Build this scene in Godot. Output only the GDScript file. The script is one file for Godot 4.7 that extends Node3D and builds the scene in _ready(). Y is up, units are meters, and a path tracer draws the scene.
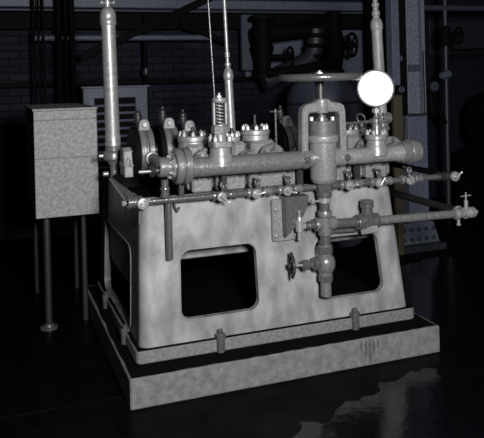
extends Node3D
# Old pump set on a concrete plinth in a dark machine hall, lit by one photographer's flood lamp.
# World axes follow the machine: x along its front, z towards the viewer, y up; the origin is the
# front left lower corner of the plinth.

# ------------------------------------------------------------------ mesh builder
class MB:
	var v := PackedVector3Array()
	var n := PackedVector3Array()
	var uv := PackedVector2Array()
	var idx := PackedInt32Array()

	func vert(p: Vector3, nn: Vector3, t := Vector2.ZERO) -> int:
		v.append(p); n.append(nn); uv.append(t)
		return v.size() - 1

	func tri(a: Vector3, b: Vector3, c: Vector3, want: Vector3) -> void:
		var nn := (b - a).cross(c - a)
		if nn.length_squared() < 1e-16: return
		nn = nn.normalized()
		if nn.dot(want) < 0.0:
			var q := b; b = c; c = q
			nn = -nn
		# front faces run clockwise
		var i := vert(a, nn); vert(c, nn); vert(b, nn)
		idx.append_array([i, i + 1, i + 2])

	func quad(a: Vector3, b: Vector3, c: Vector3, d: Vector3, want: Vector3) -> void:
		tri(a, b, c, want); tri(a, c, d, want)

	func squad(ps: Array, ns: Array) -> void:      # quad with its own vertex normals
		var i := vert(ps[0], ns[0])
		for k in range(1, 4): vert(ps[k], ns[k])
		var g: Vector3 = (ps[2] - ps[0]).cross(ps[3] - ps[1])
		if g.dot(ns[0] + ns[2]) > 0.0: idx.append_array([i, i + 2, i + 1, i, i + 3, i + 2])
		else: idx.append_array([i, i + 1, i + 2, i, i + 2, i + 3])

	# profile: Vector2(radius, height) along local Y
	func lathe(prof: Array, xf: Transform3D, segs := 20, a0 := 0.0, a1 := TAU) -> void:
		var m := prof.size()
		var sn: Array = []
		for k in m - 1:
			var d: Vector2 = prof[k + 1] - prof[k]
			sn.append(Vector2(d.y, -d.x).normalized() if d.length() > 1e-9 else Vector2(1, 0))
		for k in m - 1:
			var p0: Vector2 = prof[k]
			var p1: Vector2 = prof[k + 1]
			if (p1 - p0).length() < 1e-9: continue
			var n0: Vector2 = sn[k]
			var n1: Vector2 = sn[k]
			if k > 0 and sn[k].dot(sn[k - 1]) > 0.8: n0 = (sn[k] + sn[k - 1]).normalized()
			if k < m - 2 and sn[k].dot(sn[k + 1]) > 0.8: n1 = (sn[k] + sn[k + 1]).normalized()
			for s in segs:
				var t0 := a0 + (a1 - a0) * s / segs
				var t1 := a0 + (a1 - a0) * (s + 1) / segs
				var c0 := Vector3(cos(t0), 0, sin(t0))
				var c1 := Vector3(cos(t1), 0, sin(t1))
				var ps := [xf * (c0 * p0.x + Vector3(0, p0.y, 0)), xf * (c1 * p0.x + Vector3(0, p0.y, 0)),
					xf * (c1 * p1.x + Vector3(0, p1.y, 0)), xf * (c0 * p1.x + Vector3(0, p1.y, 0))]
				var ns := [xf.basis * (c0 * n0.x + Vector3(0, n0.y, 0)), xf.basis * (c1 * n0.x + Vector3(0, n0.y, 0)),
					xf.basis * (c1 * n1.x + Vector3(0, n1.y, 0)), xf.basis * (c0 * n1.x + Vector3(0, n1.y, 0))]
				squad(ps, ns)

	func cyl(p0: Vector3, p1: Vector3, r: float, bev := 0.002, segs := 20) -> void:
		var h := (p1 - p0).length()
		lathe([Vector2(0, 0), Vector2(r - bev, 0), Vector2(r, bev), Vector2(r, h - bev), Vector2(r - bev, h), Vector2(0, h)], MB.ax(p0, p1 - p0), segs)

	func hexa(p: Vector3, d: Vector3, r: float, h: float, sides := 6, turn := 0.3) -> void:
		var xf := MB.ax(p, d)
		var b := h * 0.12
		for s in sides:
			var t0 := turn + TAU * s / sides
			var t1 := turn + TAU * (s + 1) / sides
			var c0 := Vector3(cos(t0), 0, sin(t0))
			var c1 := Vector3(cos(t1), 0, sin(t1))
			var w: Vector3 = xf.basis * (c0 + c1)
			var up: Vector3 = xf.basis.y
			quad(xf * (c0 * r), xf * (c1 * r), xf * (c1 * r + Vector3(0, h - b, 0)), xf * (c0 * r + Vector3(0, h - b, 0)), w)
			quad(xf * (c0 * r + Vector3(0, h - b, 0)), xf * (c1 * r + Vector3(0, h - b, 0)), xf * (c1 * r * 0.88 + Vector3(0, h, 0)), xf * (c0 * r * 0.88 + Vector3(0, h, 0)), w + up)
			tri(xf * Vector3(0, h, 0), xf * (c0 * r * 0.88 + Vector3(0, h, 0)), xf * (c1 * r * 0.88 + Vector3(0, h, 0)), up)
			tri(xf * Vector3.ZERO, xf * (c0 * r), xf * (c1 * r), -up)

	func tube(pts: Array, r: float, segs := 10, caps := true, closed := false) -> void:
		var m := pts.size()
		var rings: Array = []
		var t0: Vector3 = (pts[1] - pts[0]).normalized()
		var side := t0.cross(Vector3.UP if absf(t0.y) < 0.9 else Vector3.RIGHT).normalized()
		for i in m:
			var t: Vector3
			if closed: t = (pts[(i + 1) % m] - pts[(i + m - 1) % m]).normalized()
			elif i == 0: t = t0
			elif i == m - 1: t = (pts[m - 1] - pts[m - 2]).normalized()
			else: t = ((pts[i + 1] - pts[i]).normalized() + (pts[i] - pts[i - 1]).normalized()).normalized()
			side = (side - t * side.dot(t)).normalized()
			var up := t.cross(side)
			var ring: Array = []
			for s in segs:
				var a := TAU * s / segs
				ring.append(side * cos(a) + up * sin(a))
			rings.append(ring)
		for i in (m if closed else m - 1):
			var j := (i + 1) % m
			for s in segs:
				var q := (s + 1) % segs
				squad([pts[i] + rings[i][s] * r, pts[i] + rings[i][q] * r, pts[j] + rings[j][q] * r, pts[j] + rings[j][s] * r],
					[rings[i][s], rings[i][q], rings[j][q], rings[j][s]])
		if caps and not closed:
			for e in [0, m - 1]:
				var o: Vector3 = (pts[0] - pts[1]) if e == 0 else (pts[m - 1] - pts[m - 2])
				for s in segs:
					tri(pts[e], pts[e] + rings[e][s] * r, pts[e] + rings[e][(s + 1) % segs] * r, o)

	func box(c: Vector3, size: Vector3, bev := 0.004, xf := Transform3D.IDENTITY) -> void:
		var h := size * 0.5
		var b := minf(bev, minf(h.x, minf(h.y, h.z)) * 0.9)
		for axis in 3:
			var u := (axis + 1) % 3
			var w := (axis + 2) % 3
			for sg in [-1.0, 1.0]:
				var f := func(a: float, e: float) -> Vector3:
					var p := Vector3.ZERO
					p[axis] = sg * h[axis]; p[u] = a * (h[u] - b); p[w] = e * (h[w] - b)
					return xf * (c + p)
				var nn := Vector3.ZERO
				nn[axis] = sg
				quad(f.call(-1, -1), f.call(1, -1), f.call(1, 1), f.call(-1, 1), xf.basis * nn)
		for axis in 3:                                 # chamfers
			var u := (axis + 1) % 3
			var w := (axis + 2) % 3
			for su in [-1.0, 1.0]:
				for sw in [-1.0, 1.0]:
					var pt := func(a: float, first: bool) -> Vector3:
						var p := Vector3.ZERO
						p[axis] = a * (h[axis] - b)
						p[u] = su * (h[u] if first else h[u] - b)
						p[w] = sw * (h[w] - b if first else h[w])
						return xf * (c + p)
					var nn := Vector3.ZERO
					nn[u] = su; nn[w] = sw
					quad(pt.call(-1, true), pt.call(1, true), pt.call(1, false), pt.call(-1, false), xf.basis * nn)
		for sx in [-1.0, 1.0]:
			for sy in [-1.0, 1.0]:
				for sz in [-1.0, 1.0]:
					tri(xf * (c + Vector3(sx * h.x, sy * (h.y - b), sz * (h.z - b))), xf * (c + Vector3(sx * (h.x - b), sy * h.y, sz * (h.z - b))),
						xf * (c + Vector3(sx * (h.x - b), sy * (h.y - b), sz * h.z)), xf.basis * Vector3(sx, sy, sz))

	# closed outline in local XY, extruded along local Z from -d/2 to d/2 with chamfered rims
	func prism(poly: Array, d: float, xf: Transform3D, bev := 0.004) -> void:
		var m := poly.size()
		var area := 0.0
		for i in m:
			var a: Vector2 = poly[i]
			var b: Vector2 = poly[(i + 1) % m]
			area += a.x * b.y - a.y * b.x
		if area < 0.0: poly = poly.duplicate(); poly.reverse()
		var ins := PackedVector2Array()
		var no: Array = []
		for i in m:
			var a: Vector2 = poly[(i + m - 1) % m]
			var b: Vector2 = poly[i]
			var c: Vector2 = poly[(i + 1) % m]
			var n0 := Vector2((b - a).y, -(b - a).x).normalized()
			var n1 := Vector2((c - b).y, -(c - b).x).normalized()
			no.append([n0, n1])
			var bi := n0 + n1
			bi = bi / maxf(bi.length_squared(), 0.3) * 2.0
			ins.append(b - bi * bev)
		var z := d * 0.5
		for i in m:
			var j := (i + 1) % m
			var a: Vector2 = poly[i]
			var b: Vector2 = poly[j]
			var e: Vector2 = Vector2((b - a).y, -(b - a).x).normalized()
			var na: Vector2 = e
			var nb: Vector2 = e
			if no[i][0].dot(no[i][1]) > 0.8: na = (no[i][0] + no[i][1]).normalized()
			if no[j][0].dot(no[j][1]) > 0.8: nb = (no[j][0] + no[j][1]).normalized()
			var wa: Vector3 = xf.basis * Vector3(na.x, na.y, 0)
			var wb: Vector3 = xf.basis * Vector3(nb.x, nb.y, 0)
			squad([xf * Vector3(a.x, a.y, -z + bev), xf * Vector3(b.x, b.y, -z + bev), xf * Vector3(b.x, b.y, z - bev), xf * Vector3(a.x, a.y, z - bev)], [wa, wb, wb, wa])
			for s in [-1.0, 1.0]:
				var w: Vector3 = xf.basis * Vector3(e.x, e.y, s)
				quad(xf * Vector3(a.x, a.y, s * (z - bev)), xf * Vector3(b.x, b.y, s * (z - bev)), xf * Vector3(ins[j].x, ins[j].y, s * z), xf * Vector3(ins[i].x, ins[i].y, s * z), w)
		var tr := Geometry2D.triangulate_polygon(ins)
		for k in range(0, tr.size(), 3):
			for s in [-1.0, 1.0]:
				tri(xf * Vector3(ins[tr[k]].x, ins[tr[k]].y, s * z), xf * Vector3(ins[tr[k + 1]].x, ins[tr[k + 1]].y, s * z), xf * Vector3(ins[tr[k + 2]].x, ins[tr[k + 2]].y, s * z), xf.basis * Vector3(0, 0, s))

	func torus(c: Vector3, axis: Vector3, big: float, r: float, segs := 40, ss := 10) -> void:
		var pts: Array = []
		var xf := MB.ax(c, axis)
		for i in segs: pts.append(xf * Vector3(cos(TAU * i / segs) * big, 0, sin(TAU * i / segs) * big))
		tube(pts, r, ss, false, true)

	# flat rectangle (in a plane mapped by f(s, t)) with a rounded opening
	func holed(f: Callable, r: Rect2, hole: Rect2, rad: float, want: Vector3) -> void:
		var inner := MB.round_rect(hole, rad, 6)
		var m := inner.size()
		var cc := hole.get_center()
		var outer: Array = []
		for p in inner:
			var d: Vector2 = p - cc
			# spread the corner points of the opening onto the rectangle
			var q := Vector2(clampf(d.x / (hole.size.x * 0.5 - rad * 0.999), -1, 1), clampf(d.y / (hole.size.y * 0.5 - rad * 0.999), -1, 1))
			var e := Vector2.ZERO
			if absf(d.x) / hole.size.x > absf(d.y) / hole.size.y:
				e = Vector2(r.end.x if d.x > 0 else r.position.x, lerpf(r.position.y, r.end.y, (q.y + 1) * 0.5))
			else:
				e = Vector2(lerpf(r.position.x, r.end.x, (q.x + 1) * 0.5), r.end.y if d.y > 0 else r.position.y)
			outer.append(e)
		for i in m:
			var j := (i + 1) % m
			quad(f.call(outer[i]), f.call(outer[j]), f.call(inner[j]), f.call(inner[i]), want)
			var a: Vector2 = outer[i]
			var b: Vector2 = outer[j]
			if absf(a.x - b.x) > 1e-6 and absf(a.y - b.y) > 1e-6:      # the corner of the rectangle
				for cx in [r.position.x, r.end.x]:
					for cy in [r.position.y, r.end.y]:
						var k := Vector2(cx, cy)
						if (absf(k.x - a.x) < 1e-6 and absf(k.y - b.y) < 1e-6) or (absf(k.y - a.y) < 1e-6 and absf(k.x - b.x) < 1e-6):
							tri(f.call(a), f.call(k), f.call(b), want)

	static func round_rect(r: Rect2, rad: float, k := 6) -> Array:
		var o: Array = []
		var cs := [Vector2(r.end.x - rad, r.end.y - rad), Vector2(r.position.x + rad, r.end.y - rad), Vector2(r.position.x + rad, r.position.y + rad), Vector2(r.end.x - rad, r.position.y + rad)]
		for c in 4:
			for i in k + 1:
				var a := PI * 0.5 * (c + float(i) / k)
				o.append(cs[c] + Vector2(cos(a), sin(a)) * rad)
		return o

	static func ax(p: Vector3, d: Vector3) -> Transform3D:
		var y := d.normalized()
		var x := y.cross(Vector3.BACK if absf(y.z) < 0.9 else Vector3.RIGHT).normalized()
		return Transform3D(Basis(x, y, x.cross(y)), p)

	func mesh() -> ArrayMesh:
		var a := []
		a.resize(Mesh.ARRAY_MAX)
		a[Mesh.ARRAY_VERTEX] = v; a[Mesh.ARRAY_NORMAL] = n; a[Mesh.ARRAY_TEX_UV] = uv; a[Mesh.ARRAY_INDEX] = idx
		var m := ArrayMesh.new()
		m.add_surface_from_arrays(Mesh.PRIMITIVE_TRIANGLES, a)
		return m

# ------------------------------------------------------------------ scene helpers
var M := {}
var used := {}
var X := Vector3.RIGHT
var Y := Vector3.UP
var Z := Vector3.BACK

func numbered(called: String) -> String:
	if not used.has(called):
		used[called] = 0
		return called
	used[called] += 1
	return "%s_%03d" % [called, used[called]]

func thing(called: String, label: String, category: String, at := Vector3.ZERO, group := "") -> Node3D:
	var o := Node3D.new()
	o.name = numbered(called); add_child(o); o.position = at
	o.set_meta("label", label); o.set_meta("category", category)
	if group: o.set_meta("group", group)
	return o

# geometry is written in world coordinates; a part is moved so that it stays in place under its thing
func part(called: String, mb: MB, m: Material, parent: Node3D, origin := Vector3.INF) -> MeshInstance3D:
	var o := MeshInstance3D.new()
	o.name = called if parent != self else numbered(called)
	if origin == Vector3.INF: origin = gpos(parent)
	if origin != Vector3.ZERO:
		for i in mb.v.size(): mb.v[i] -= origin
	o.mesh = mb.mesh(); o.material_override = m
	o.cast_shadow = GeometryInstance3D.SHADOW_CASTING_SETTING_ON
	parent.add_child(o, true)
	o.position = origin - gpos(parent)
	return o

func gpos(o: Node) -> Vector3:
	var p := Vector3.ZERO
	while o != self and o is Node3D:
		p += o.position
		o = o.get_parent()
	return p

func single(called: String, mb: MB, m: Material, at: Vector3, label: String, category: String, group := "") -> MeshInstance3D:
	var o := part(called, mb, m, self, at)
	o.set_meta("label", label); o.set_meta("category", category)
	if group: o.set_meta("group", group)
	return o

func structure(called: String, mb: MB, m: Material, label := "", category := "") -> MeshInstance3D:
	var o := part(called, mb, m, self, Vector3.ZERO)
	o.set_meta("kind", "structure")
	if label: o.set_meta("label", label)
	if category: o.set_meta("category", category)
	return o

func bend(corners: Array, rad: float, k := 6) -> Array:
	var o: Array = [corners[0]]
	for i in range(1, corners.size() - 1):
		var c: Vector3 = corners[i]
		var a: Vector3 = (corners[i - 1] - c).normalized() * rad
		var b: Vector3 = (corners[i + 1] - c).normalized() * rad
		for s in k + 1:
			var t := float(s) / k
			o.append((c + a) * (1 - t) * (1 - t) + c * 2 * t * (1 - t) + (c + b) * t * t)
	o.append(corners[-1])
	return o

func noise_tex(seed_: int, freq: float, lo: float, hi: float, size := 256, stretch := 1, oct := 4, gain := 1.0) -> ImageTexture:
	var fn := FastNoiseLite.new()
	fn.seed = seed_; fn.noise_type = FastNoiseLite.TYPE_SIMPLEX_SMOOTH
	fn.frequency = freq; fn.fractal_octaves = oct
	var src := fn.get_seamless_image(size, size)
	var im := Image.create(size, size, false, Image.FORMAT_RGB8)
	for y in size:
		for x in size:
			var g := src.get_pixel(x, (y / stretch) % size).r
			g = clampf((g - 0.5) * gain + 0.5, 0, 1)
			var c := lerpf(lo, hi, g)
			im.set_pixel(x, y, Color(c, c, c))
	im.generate_mipmaps()
	return ImageTexture.create_from_image(im)

func mat(lin: Color, rough: float, metal := 0.0, tex: Texture2D = null, scale := 2.0, bump: Texture2D = null, bscale := 0.4) -> StandardMaterial3D:
	var m := StandardMaterial3D.new()
	m.albedo_color = lin.linear_to_srgb()
	m.roughness = rough; m.metallic = metal
	m.uv1_triplanar = true; m.uv1_world_triplanar = true
	m.uv1_scale = Vector3.ONE * scale
	if tex: m.albedo_texture = tex
	if bump:
		m.normal_enabled = true; m.normal_texture = bump; m.normal_scale = bscale
	return m

func bump_tex(seed_: int, freq: float, size := 256) -> ImageTexture:
	var fn := FastNoiseLite.new()
	fn.seed = seed_; fn.frequency = freq; fn.fractal_octaves = 4
	var im := fn.get_seamless_image(size, size)
	im.convert(Image.FORMAT_RGBA8)
	im.bump_map_to_normal_map(3.0)
	return ImageTexture.create_from_image(im)

func G(v: float) -> Color: return Color(v, v, v)

func _ready() -> void:
	# ---------------- camera
	var cam := Camera3D.new()
	cam.name = "camera"
	var near := 0.05
	cam.projection = Camera3D.PROJECTION_FRUSTUM
	cam.near = near; cam.far = 60.0
	cam.size = near * 438.0 / 687.0
	cam.frustum_offset = Vector2(3.5, -141.0) / 687.0 * near
	cam.transform = Transform3D(Basis(Y, deg_to_rad(-20.0)) * Basis(Z, -0.025), Vector3(-0.590, 1.55, 3.212))
	add_child(cam)
	cam.current = true
	# ---------------- environment: a closed hall at night, no sky light gets in
	var env := Environment.new()
	env.background_mode = Environment.BG_COLOR
	env.background_color = Color(0.01, 0.011, 0.014)
	env.tonemap_mode = Environment.TONE_MAPPER_LINEAR
	env.tonemap_exposure = 1.0
	env.sdfgi_enabled = true; env.ssao_enabled = true; env.ssil_enabled = true
	var we := WorldEnvironment.new()
	we.name = "environment"; we.environment = env
	add_child(we)
	# ---------------- the photographer's flood lamp beside the camera
	var lamp_at := Vector3(0.08, 1.93, 3.42)
	var aim := Vector3(0.85, 0.75, -0.3)
	var key := AreaLight3D.new()
	key.name = "flood_light"
	key.area_size = Vector2(0.5, 0.5)
	key.light_energy = 24.0
	key.light_color = Color(1.0, 1.0, 1.0)
	key.shadow_enabled = true
	key.area_range = 20.0
	add_child(key)
	key.look_at_from_position(lamp_at, aim)

	make_materials()
	build_flood_lamp(lamp_at, aim)
	build_setting()
	build_plinth()
	build_puddle([Vector2(0.50, 0.62), Vector2(0.68, 0.46), Vector2(0.90, 0.36), Vector2(1.15, 0.27), Vector2(1.45, 0.14), Vector2(1.56, 0.16), Vector2(1.52, 0.34), Vector2(1.5, 0.60), Vector2(1.5, 1.1), Vector2(0.9, 1.3), Vector2(0.4, 1.0)], "glossy black puddle mirroring the pedestal in front of the concrete plinth")
	build_puddle([Vector2(1.86, -0.2), Vector2(1.9, -0.8), Vector2(2.3, -1.5), Vector2(2.75, -1.66), Vector2(3.1, -1.6), Vector2(2.8, -0.9), Vector2(2.3, -0.2)], "glossy black puddle between the plinth and the steel column")
	build_pedestal()
	build_cylinders()
	build_manifold()
	build_stop_valve()
	build_lower_branch()
	build_drip_line()
	build_safety_valve()
	build_gauge()
	build_eccentrics()
	build_standpipes()
	build_tank_box()
	build_background()

func make_materials() -> void:
	var mott := noise_tex(3, 0.024, 0.66, 1.0, 256, 2, 6, 1.15)
	var fine := noise_tex(9, 0.05, 0.78, 1.0, 256, 1, 5, 1.2)
	var conc := noise_tex(21, 0.09, 0.76, 1.0, 256, 1, 5, 1.2)
	var conc2 := noise_tex(57, 0.03, 0.78, 1.0, 512, 1, 8, 1.2)
	var bmp := bump_tex(5, 0.05)
	var bmp2 := bump_tex(8, 0.12)
	M.cast = mat(G(0.31), 0.48, 0.0, mott, 1.1, bmp, 0.15)          # grey painted casting
	M.cast2 = mat(G(0.20), 0.32, 0.3, fine, 3.0, bmp, 0.25)          # fittings, rougher paint
	M.mid = mat(G(0.25), 0.36, 0.15, fine, 3.0, bmp, 0.2)           # grey valve castings
	M.iron = mat(G(0.14), 0.27, 0.4, fine, 4.0, bmp, 0.35)         # bare pipe iron
	M.dark = mat(G(0.03), 0.4, 0.2, fine, 4.0, bmp, 0.3)          # oily black iron
	M.black = mat(G(0.005), 0.65, 0.0, fine, 4.0)
	M.black.metallic_specular = 0.15
	M.steel = mat(G(0.46), 0.3, 0.5, fine, 5.0)                    # worn bright steel
	M.galv = mat(G(0.42), 0.42, 0.5, fine, 2.5)                    # aluminium painted standpipes
	M.bonnet = mat(G(0.12), 0.5, 0.0, fine, 3.0)
	M.white = mat(G(0.93), 0.35)
	M.bed = mat(G(0.17), 0.6, 0.0, fine, 2.5, bmp, 0.4)
	M.concrete = mat(G(0.155), 0.85, 0.0, conc2, 1.0, bmp2, 0.22)
	M.grime = mat(Color(0.0055, 0.0053, 0.005), 0.8, 0.0, conc, 5.0, bmp2, 1.0)  # oily dirt; on the bed plate it also stands in for inside shade
	M.stain = mat(G(0.085), 0.7, 0.0, conc2, 3.0, bmp2, 0.3)
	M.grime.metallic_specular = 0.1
	M.boxpaint = mat(G(0.27), 0.6, 0.0, conc, 1.3, bmp2, 0.2)
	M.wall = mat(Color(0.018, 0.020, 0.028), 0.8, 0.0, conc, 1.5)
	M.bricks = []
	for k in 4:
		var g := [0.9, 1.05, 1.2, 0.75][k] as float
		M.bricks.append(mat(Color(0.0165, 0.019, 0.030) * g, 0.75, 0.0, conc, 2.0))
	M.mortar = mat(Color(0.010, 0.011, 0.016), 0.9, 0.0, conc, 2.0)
	M.colpaint = mat(Color(0.15, 0.16, 0.21), 0.5, 0.0, fine, 2.0)
	M.bluepaint = mat(Color(0.105, 0.115, 0.165), 0.55, 0.0, fine, 2.0)
	M.blue2 = mat(Color(0.055, 0.061, 0.09), 0.5, 0.0, fine, 2.0)
	M.blue3 = mat(Color(0.022, 0.024, 0.034), 0.5, 0.0, fine, 2.0)
	M.wood = mat(Color(0.055, 0.046, 0.024), 0.7, 0.0, conc, 2.0)
	for w in M.bricks + [M.wall, M.mortar]: w.metallic_specular = 0.2
	M.ceiling = mat(Color(0.015, 0.015, 0.018), 0.9)
	# wet concrete floor: dark, with drier and wetter patches
	var fr := noise_tex(31, 0.012, 0.24, 0.5, 512, 1, 5, 1.6)
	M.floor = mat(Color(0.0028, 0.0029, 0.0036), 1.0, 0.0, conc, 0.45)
	M.floor.metallic_specular = 0.12
	M.puddle = mat(Color(0.0025, 0.0026, 0.0036), 0.15, 0.0, conc, 1.0, bmp, 0.06)
	M.floor.roughness_texture = fr
	M.floor.roughness_texture_channel = BaseMaterial3D.TEXTURE_CHANNEL_RED
	M.glow = mat(G(1.0), 0.5)
	M.glow.emission_enabled = true
	M.glow.emission = Color(1, 1, 1)
	M.glow.emission_energy_multiplier = 1.0

# ---------------------------------------------------------------- flood lamp behind the viewer
func build_flood_lamp(at: Vector3, aim: Vector3) -> void:
	var d := (aim - at).normalized()
	var t := thing("flood_lamp", "photographer's flood lamp with bowl reflector on a tripod stand", "lamp", Vector3(at.x, 0, at.z + 0.2))
	var back := at - d * 0.06
	var mb := MB.new()
	mb.lathe([Vector2(0.05, -0.24), Vector2(0.12, -0.2), Vector2(0.24, -0.1), Vector2(0.33, 0.0), Vector2(0.335, 0.0), Vector2(0.245, -0.11), Vector2(0.12, -0.215), Vector2(0.0, -0.25)], MB.ax(back, d), 28)
	part("reflector", mb, M.steel, t)
	mb = MB.new()
	mb.lathe([Vector2(0.0, -0.03), Vector2(0.25, -0.03), Vector2(0.26, -0.025), Vector2(0.25, -0.02), Vector2(0, -0.02)], MB.ax(back, d), 28)
	part("diffuser", mb, M.glow, t)
	var hub := back - d * 0.24
	mb = MB.new()
	mb.tube([Vector3(hub.x, 0.5, hub.z), hub], 0.015)
	part("pole", mb, M.dark, t)
	for k in 3:
		mb = MB.new()
		var a := TAU * k / 3 + 0.5
		mb.tube([Vector3(hub.x, 0.8, hub.z), Vector3(hub.x + cos(a) * 0.45, 0.01, hub.z + sin(a) * 0.45)], 0.01)
		part("leg", mb, M.dark, t)

# ---------------------------------------------------------------- room
func build_setting() -> void:
	var x0 := -4.0
	var x1 := 8.0
	var zb := -4.0
	var zf := 5.5
	var h := 4.6
	var mb := MB.new()
	# two floor slabs with an open joint along the machine, as one mesh
	var jz := -0.168
	mb.box(Vector3((x0 + x1) / 2, -0.1, (jz - 0.004 + zb) / 2), Vector3(x1 - x0, 0.2, jz - 0.004 - zb), 0.004)
	mb.box(Vector3((x0 + x1) / 2, -0.1, (jz + 0.004 + zf) / 2), Vector3(x1 - x0, 0.2, zf - jz - 0.004), 0.004)
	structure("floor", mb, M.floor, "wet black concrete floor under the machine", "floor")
	mb = MB.new()
	mb.box(Vector3((x0 + x1) / 2, h + 0.1, (zb + zf) / 2), Vector3(x1 - x0 + 0.6, 0.2, zf - zb + 0.6), 0.0)
	structure("ceiling", mb, M.ceiling, "dark plain ceiling of the machine hall", "ceiling")
	mb = MB.new(); mb.box(Vector3(x0 - 0.15, h / 2, (zb + zf) / 2), Vector3(0.3, h + 0.4, zf - zb + 0.6), 0.0)
	structure("wall_left", mb, M.wall, "dark side wall left of the machine", "wall")
	mb = MB.new(); mb.box(Vector3(x1 + 0.15, h / 2, (zb + zf) / 2), Vector3(0.3, h + 0.4, zf - zb + 0.6), 0.0)
	structure("wall_right", mb, M.wall, "dark side wall right of the machine", "wall")
	mb = MB.new(); mb.box(Vector3((x0 + x1) / 2, h / 2, zf + 0.15), Vector3(x1 - x0, h + 0.4, 0.3), 0.0)
	structure("wall_front", mb, M.wall, "dark wall opposite the brick wall", "wall")
	# brick wall behind: mortar slab, the plainest bricks one by one
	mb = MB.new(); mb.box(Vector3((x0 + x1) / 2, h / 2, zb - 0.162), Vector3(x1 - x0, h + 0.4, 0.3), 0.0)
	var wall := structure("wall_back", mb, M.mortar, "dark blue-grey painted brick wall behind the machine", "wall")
	var bw := 0.225
	var bh := 0.075
	var brick := MB.new()
	brick.box(Vector3.ZERO, Vector3(bw - 0.012, bh - 0.011, 0.04), 0.003)
	var bmesh := brick.mesh()
	var rest := MB.new()
	var rng := RandomNumberGenerator.new()
	rng.seed = 7
	var count := 0
	for r in int(h / bh):
		for c in int((x1 - x0) / bw) + 1:
			var bx := x0 + (c + (0.5 if r % 2 else 0.0)) * bw
			var by := (r + 0.5) * bh
			var p := Vector3(bx, by, zb - 0.02 + rng.randf_range(-0.003, 0.004))
			if bx > -0.85 and bx < 2.1 and by > 0.95 and by < 2.4 and count < 300:
				var o := MeshInstance3D.new()
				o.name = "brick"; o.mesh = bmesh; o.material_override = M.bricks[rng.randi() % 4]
				wall.add_child(o, true); o.position = p
				count += 1
			elif bx > -2.5 and bx < 7.0 and by < 3.6:
				rest.box(p, Vector3(bw - 0.012, bh - 0.011, 0.04), 0.0)
	var ro := part("brickwork", rest, M.bricks[0], wall)
	ro.set_meta("kind", "stuff")

# ---------------------------------------------------------------- plinth
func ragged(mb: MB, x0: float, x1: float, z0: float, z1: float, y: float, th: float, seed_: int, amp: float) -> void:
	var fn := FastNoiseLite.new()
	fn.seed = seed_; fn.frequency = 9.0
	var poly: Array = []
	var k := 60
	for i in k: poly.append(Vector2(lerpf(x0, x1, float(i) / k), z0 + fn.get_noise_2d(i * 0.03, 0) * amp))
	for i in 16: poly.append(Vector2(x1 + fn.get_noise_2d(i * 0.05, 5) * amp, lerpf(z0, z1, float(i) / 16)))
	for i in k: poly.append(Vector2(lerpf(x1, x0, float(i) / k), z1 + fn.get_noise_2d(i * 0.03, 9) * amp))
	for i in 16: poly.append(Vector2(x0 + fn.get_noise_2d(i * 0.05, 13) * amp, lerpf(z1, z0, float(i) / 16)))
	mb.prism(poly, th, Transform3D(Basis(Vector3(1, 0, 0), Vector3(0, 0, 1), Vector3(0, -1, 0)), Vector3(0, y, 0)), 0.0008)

func build_plinth() -> void:
	var t := thing("concrete_plinth", "long grey concrete plinth under the grey pump pedestal", "plinth", Vector3(0.865, 0, -0.8))
	var mb := MB.new()
	mb.box(Vector3(0.866, 0.0735, -0.8), Vector3(1.732, 0.147, 1.6), 0.007)
	part("slab", mb, M.concrete, t)
	mb = MB.new()
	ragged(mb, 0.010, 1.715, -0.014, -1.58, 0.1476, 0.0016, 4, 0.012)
	var g := part("grime_and_shade", mb, M.grime, t)
	for e in [[1.235, 0.014, 0.06], [1.262, 0.018, 0.10], [1.285, 0.02, 0.13], [1.308, 0.016, 0.09], [1.335, 0.012, 0.05]]:
		mb = MB.new()
		var poly: Array = []
		var fn := FastNoiseLite.new()
		fn.seed = int(e[0] * 100); fn.frequency = 20.0
		for i in 28:
			var a := TAU * i / 28.0
			var q: float = 1.0 + 0.5 * fn.get_noise_2d(cos(a) * 0.1, sin(a) * 0.1)
			poly.append(Vector2(e[0] + cos(a) * e[1] * q * 0.5, 0.138 - e[2] * 0.5 + sin(a) * e[2] * 0.5 * minf(q, 1.1)))
		mb.prism(poly, 0.001, Transform3D(Basis.IDENTITY, Vector3(0, 0, 0.0003)), 0.0)
		part("oil_streak", mb, M.stain, t)
	g.set_meta("label", "black oily grime caked on the top of the plinth")

func build_puddle(base: Array, label: String) -> void:
	var mb := MB.new()
	var fn := FastNoiseLite.new()
	fn.seed = 40; fn.frequency = 1.6; fn.fractal_octaves = 4
	var poly: Array = []
	for i in base.size():
		var a: Vector2 = base[i]
		var b: Vector2 = base[(i + 1) % base.size()]
		for k in 8:
			var p := a.lerp(b, k / 8.0)
			poly.append(p + Vector2(fn.get_noise_2d(p.x * 3, p.y * 3), fn.get_noise_2d(p.x * 3 + 9, p.y * 3)) * 0.09)
	mb.prism(poly, 0.001, Transform3D(Basis(Vector3(1, 0, 0), Vector3(0, 0, 1), Vector3(0, -1, 0)), Vector3(0, 0.0006, 0)), 0.0)
	single("oil_puddle", mb, M.puddle, Vector3(base[0].x, 0, base[0].y), label, "puddle")

func bolt(parent: Node3D, called: String, p: Vector3, d: Vector3, r: float, h: float, stud: float, m: Material) -> MeshInstance3D:
	var mb := MB.new()
	mb.hexa(p, d, r, h)
	if stud > 0.0: mb.cyl(p + d.normalized() * h * 0.9, p + d.normalized() * (h + stud), r * 0.55, r * 0.12, 10)
	return part(called, mb, m, parent)

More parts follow.
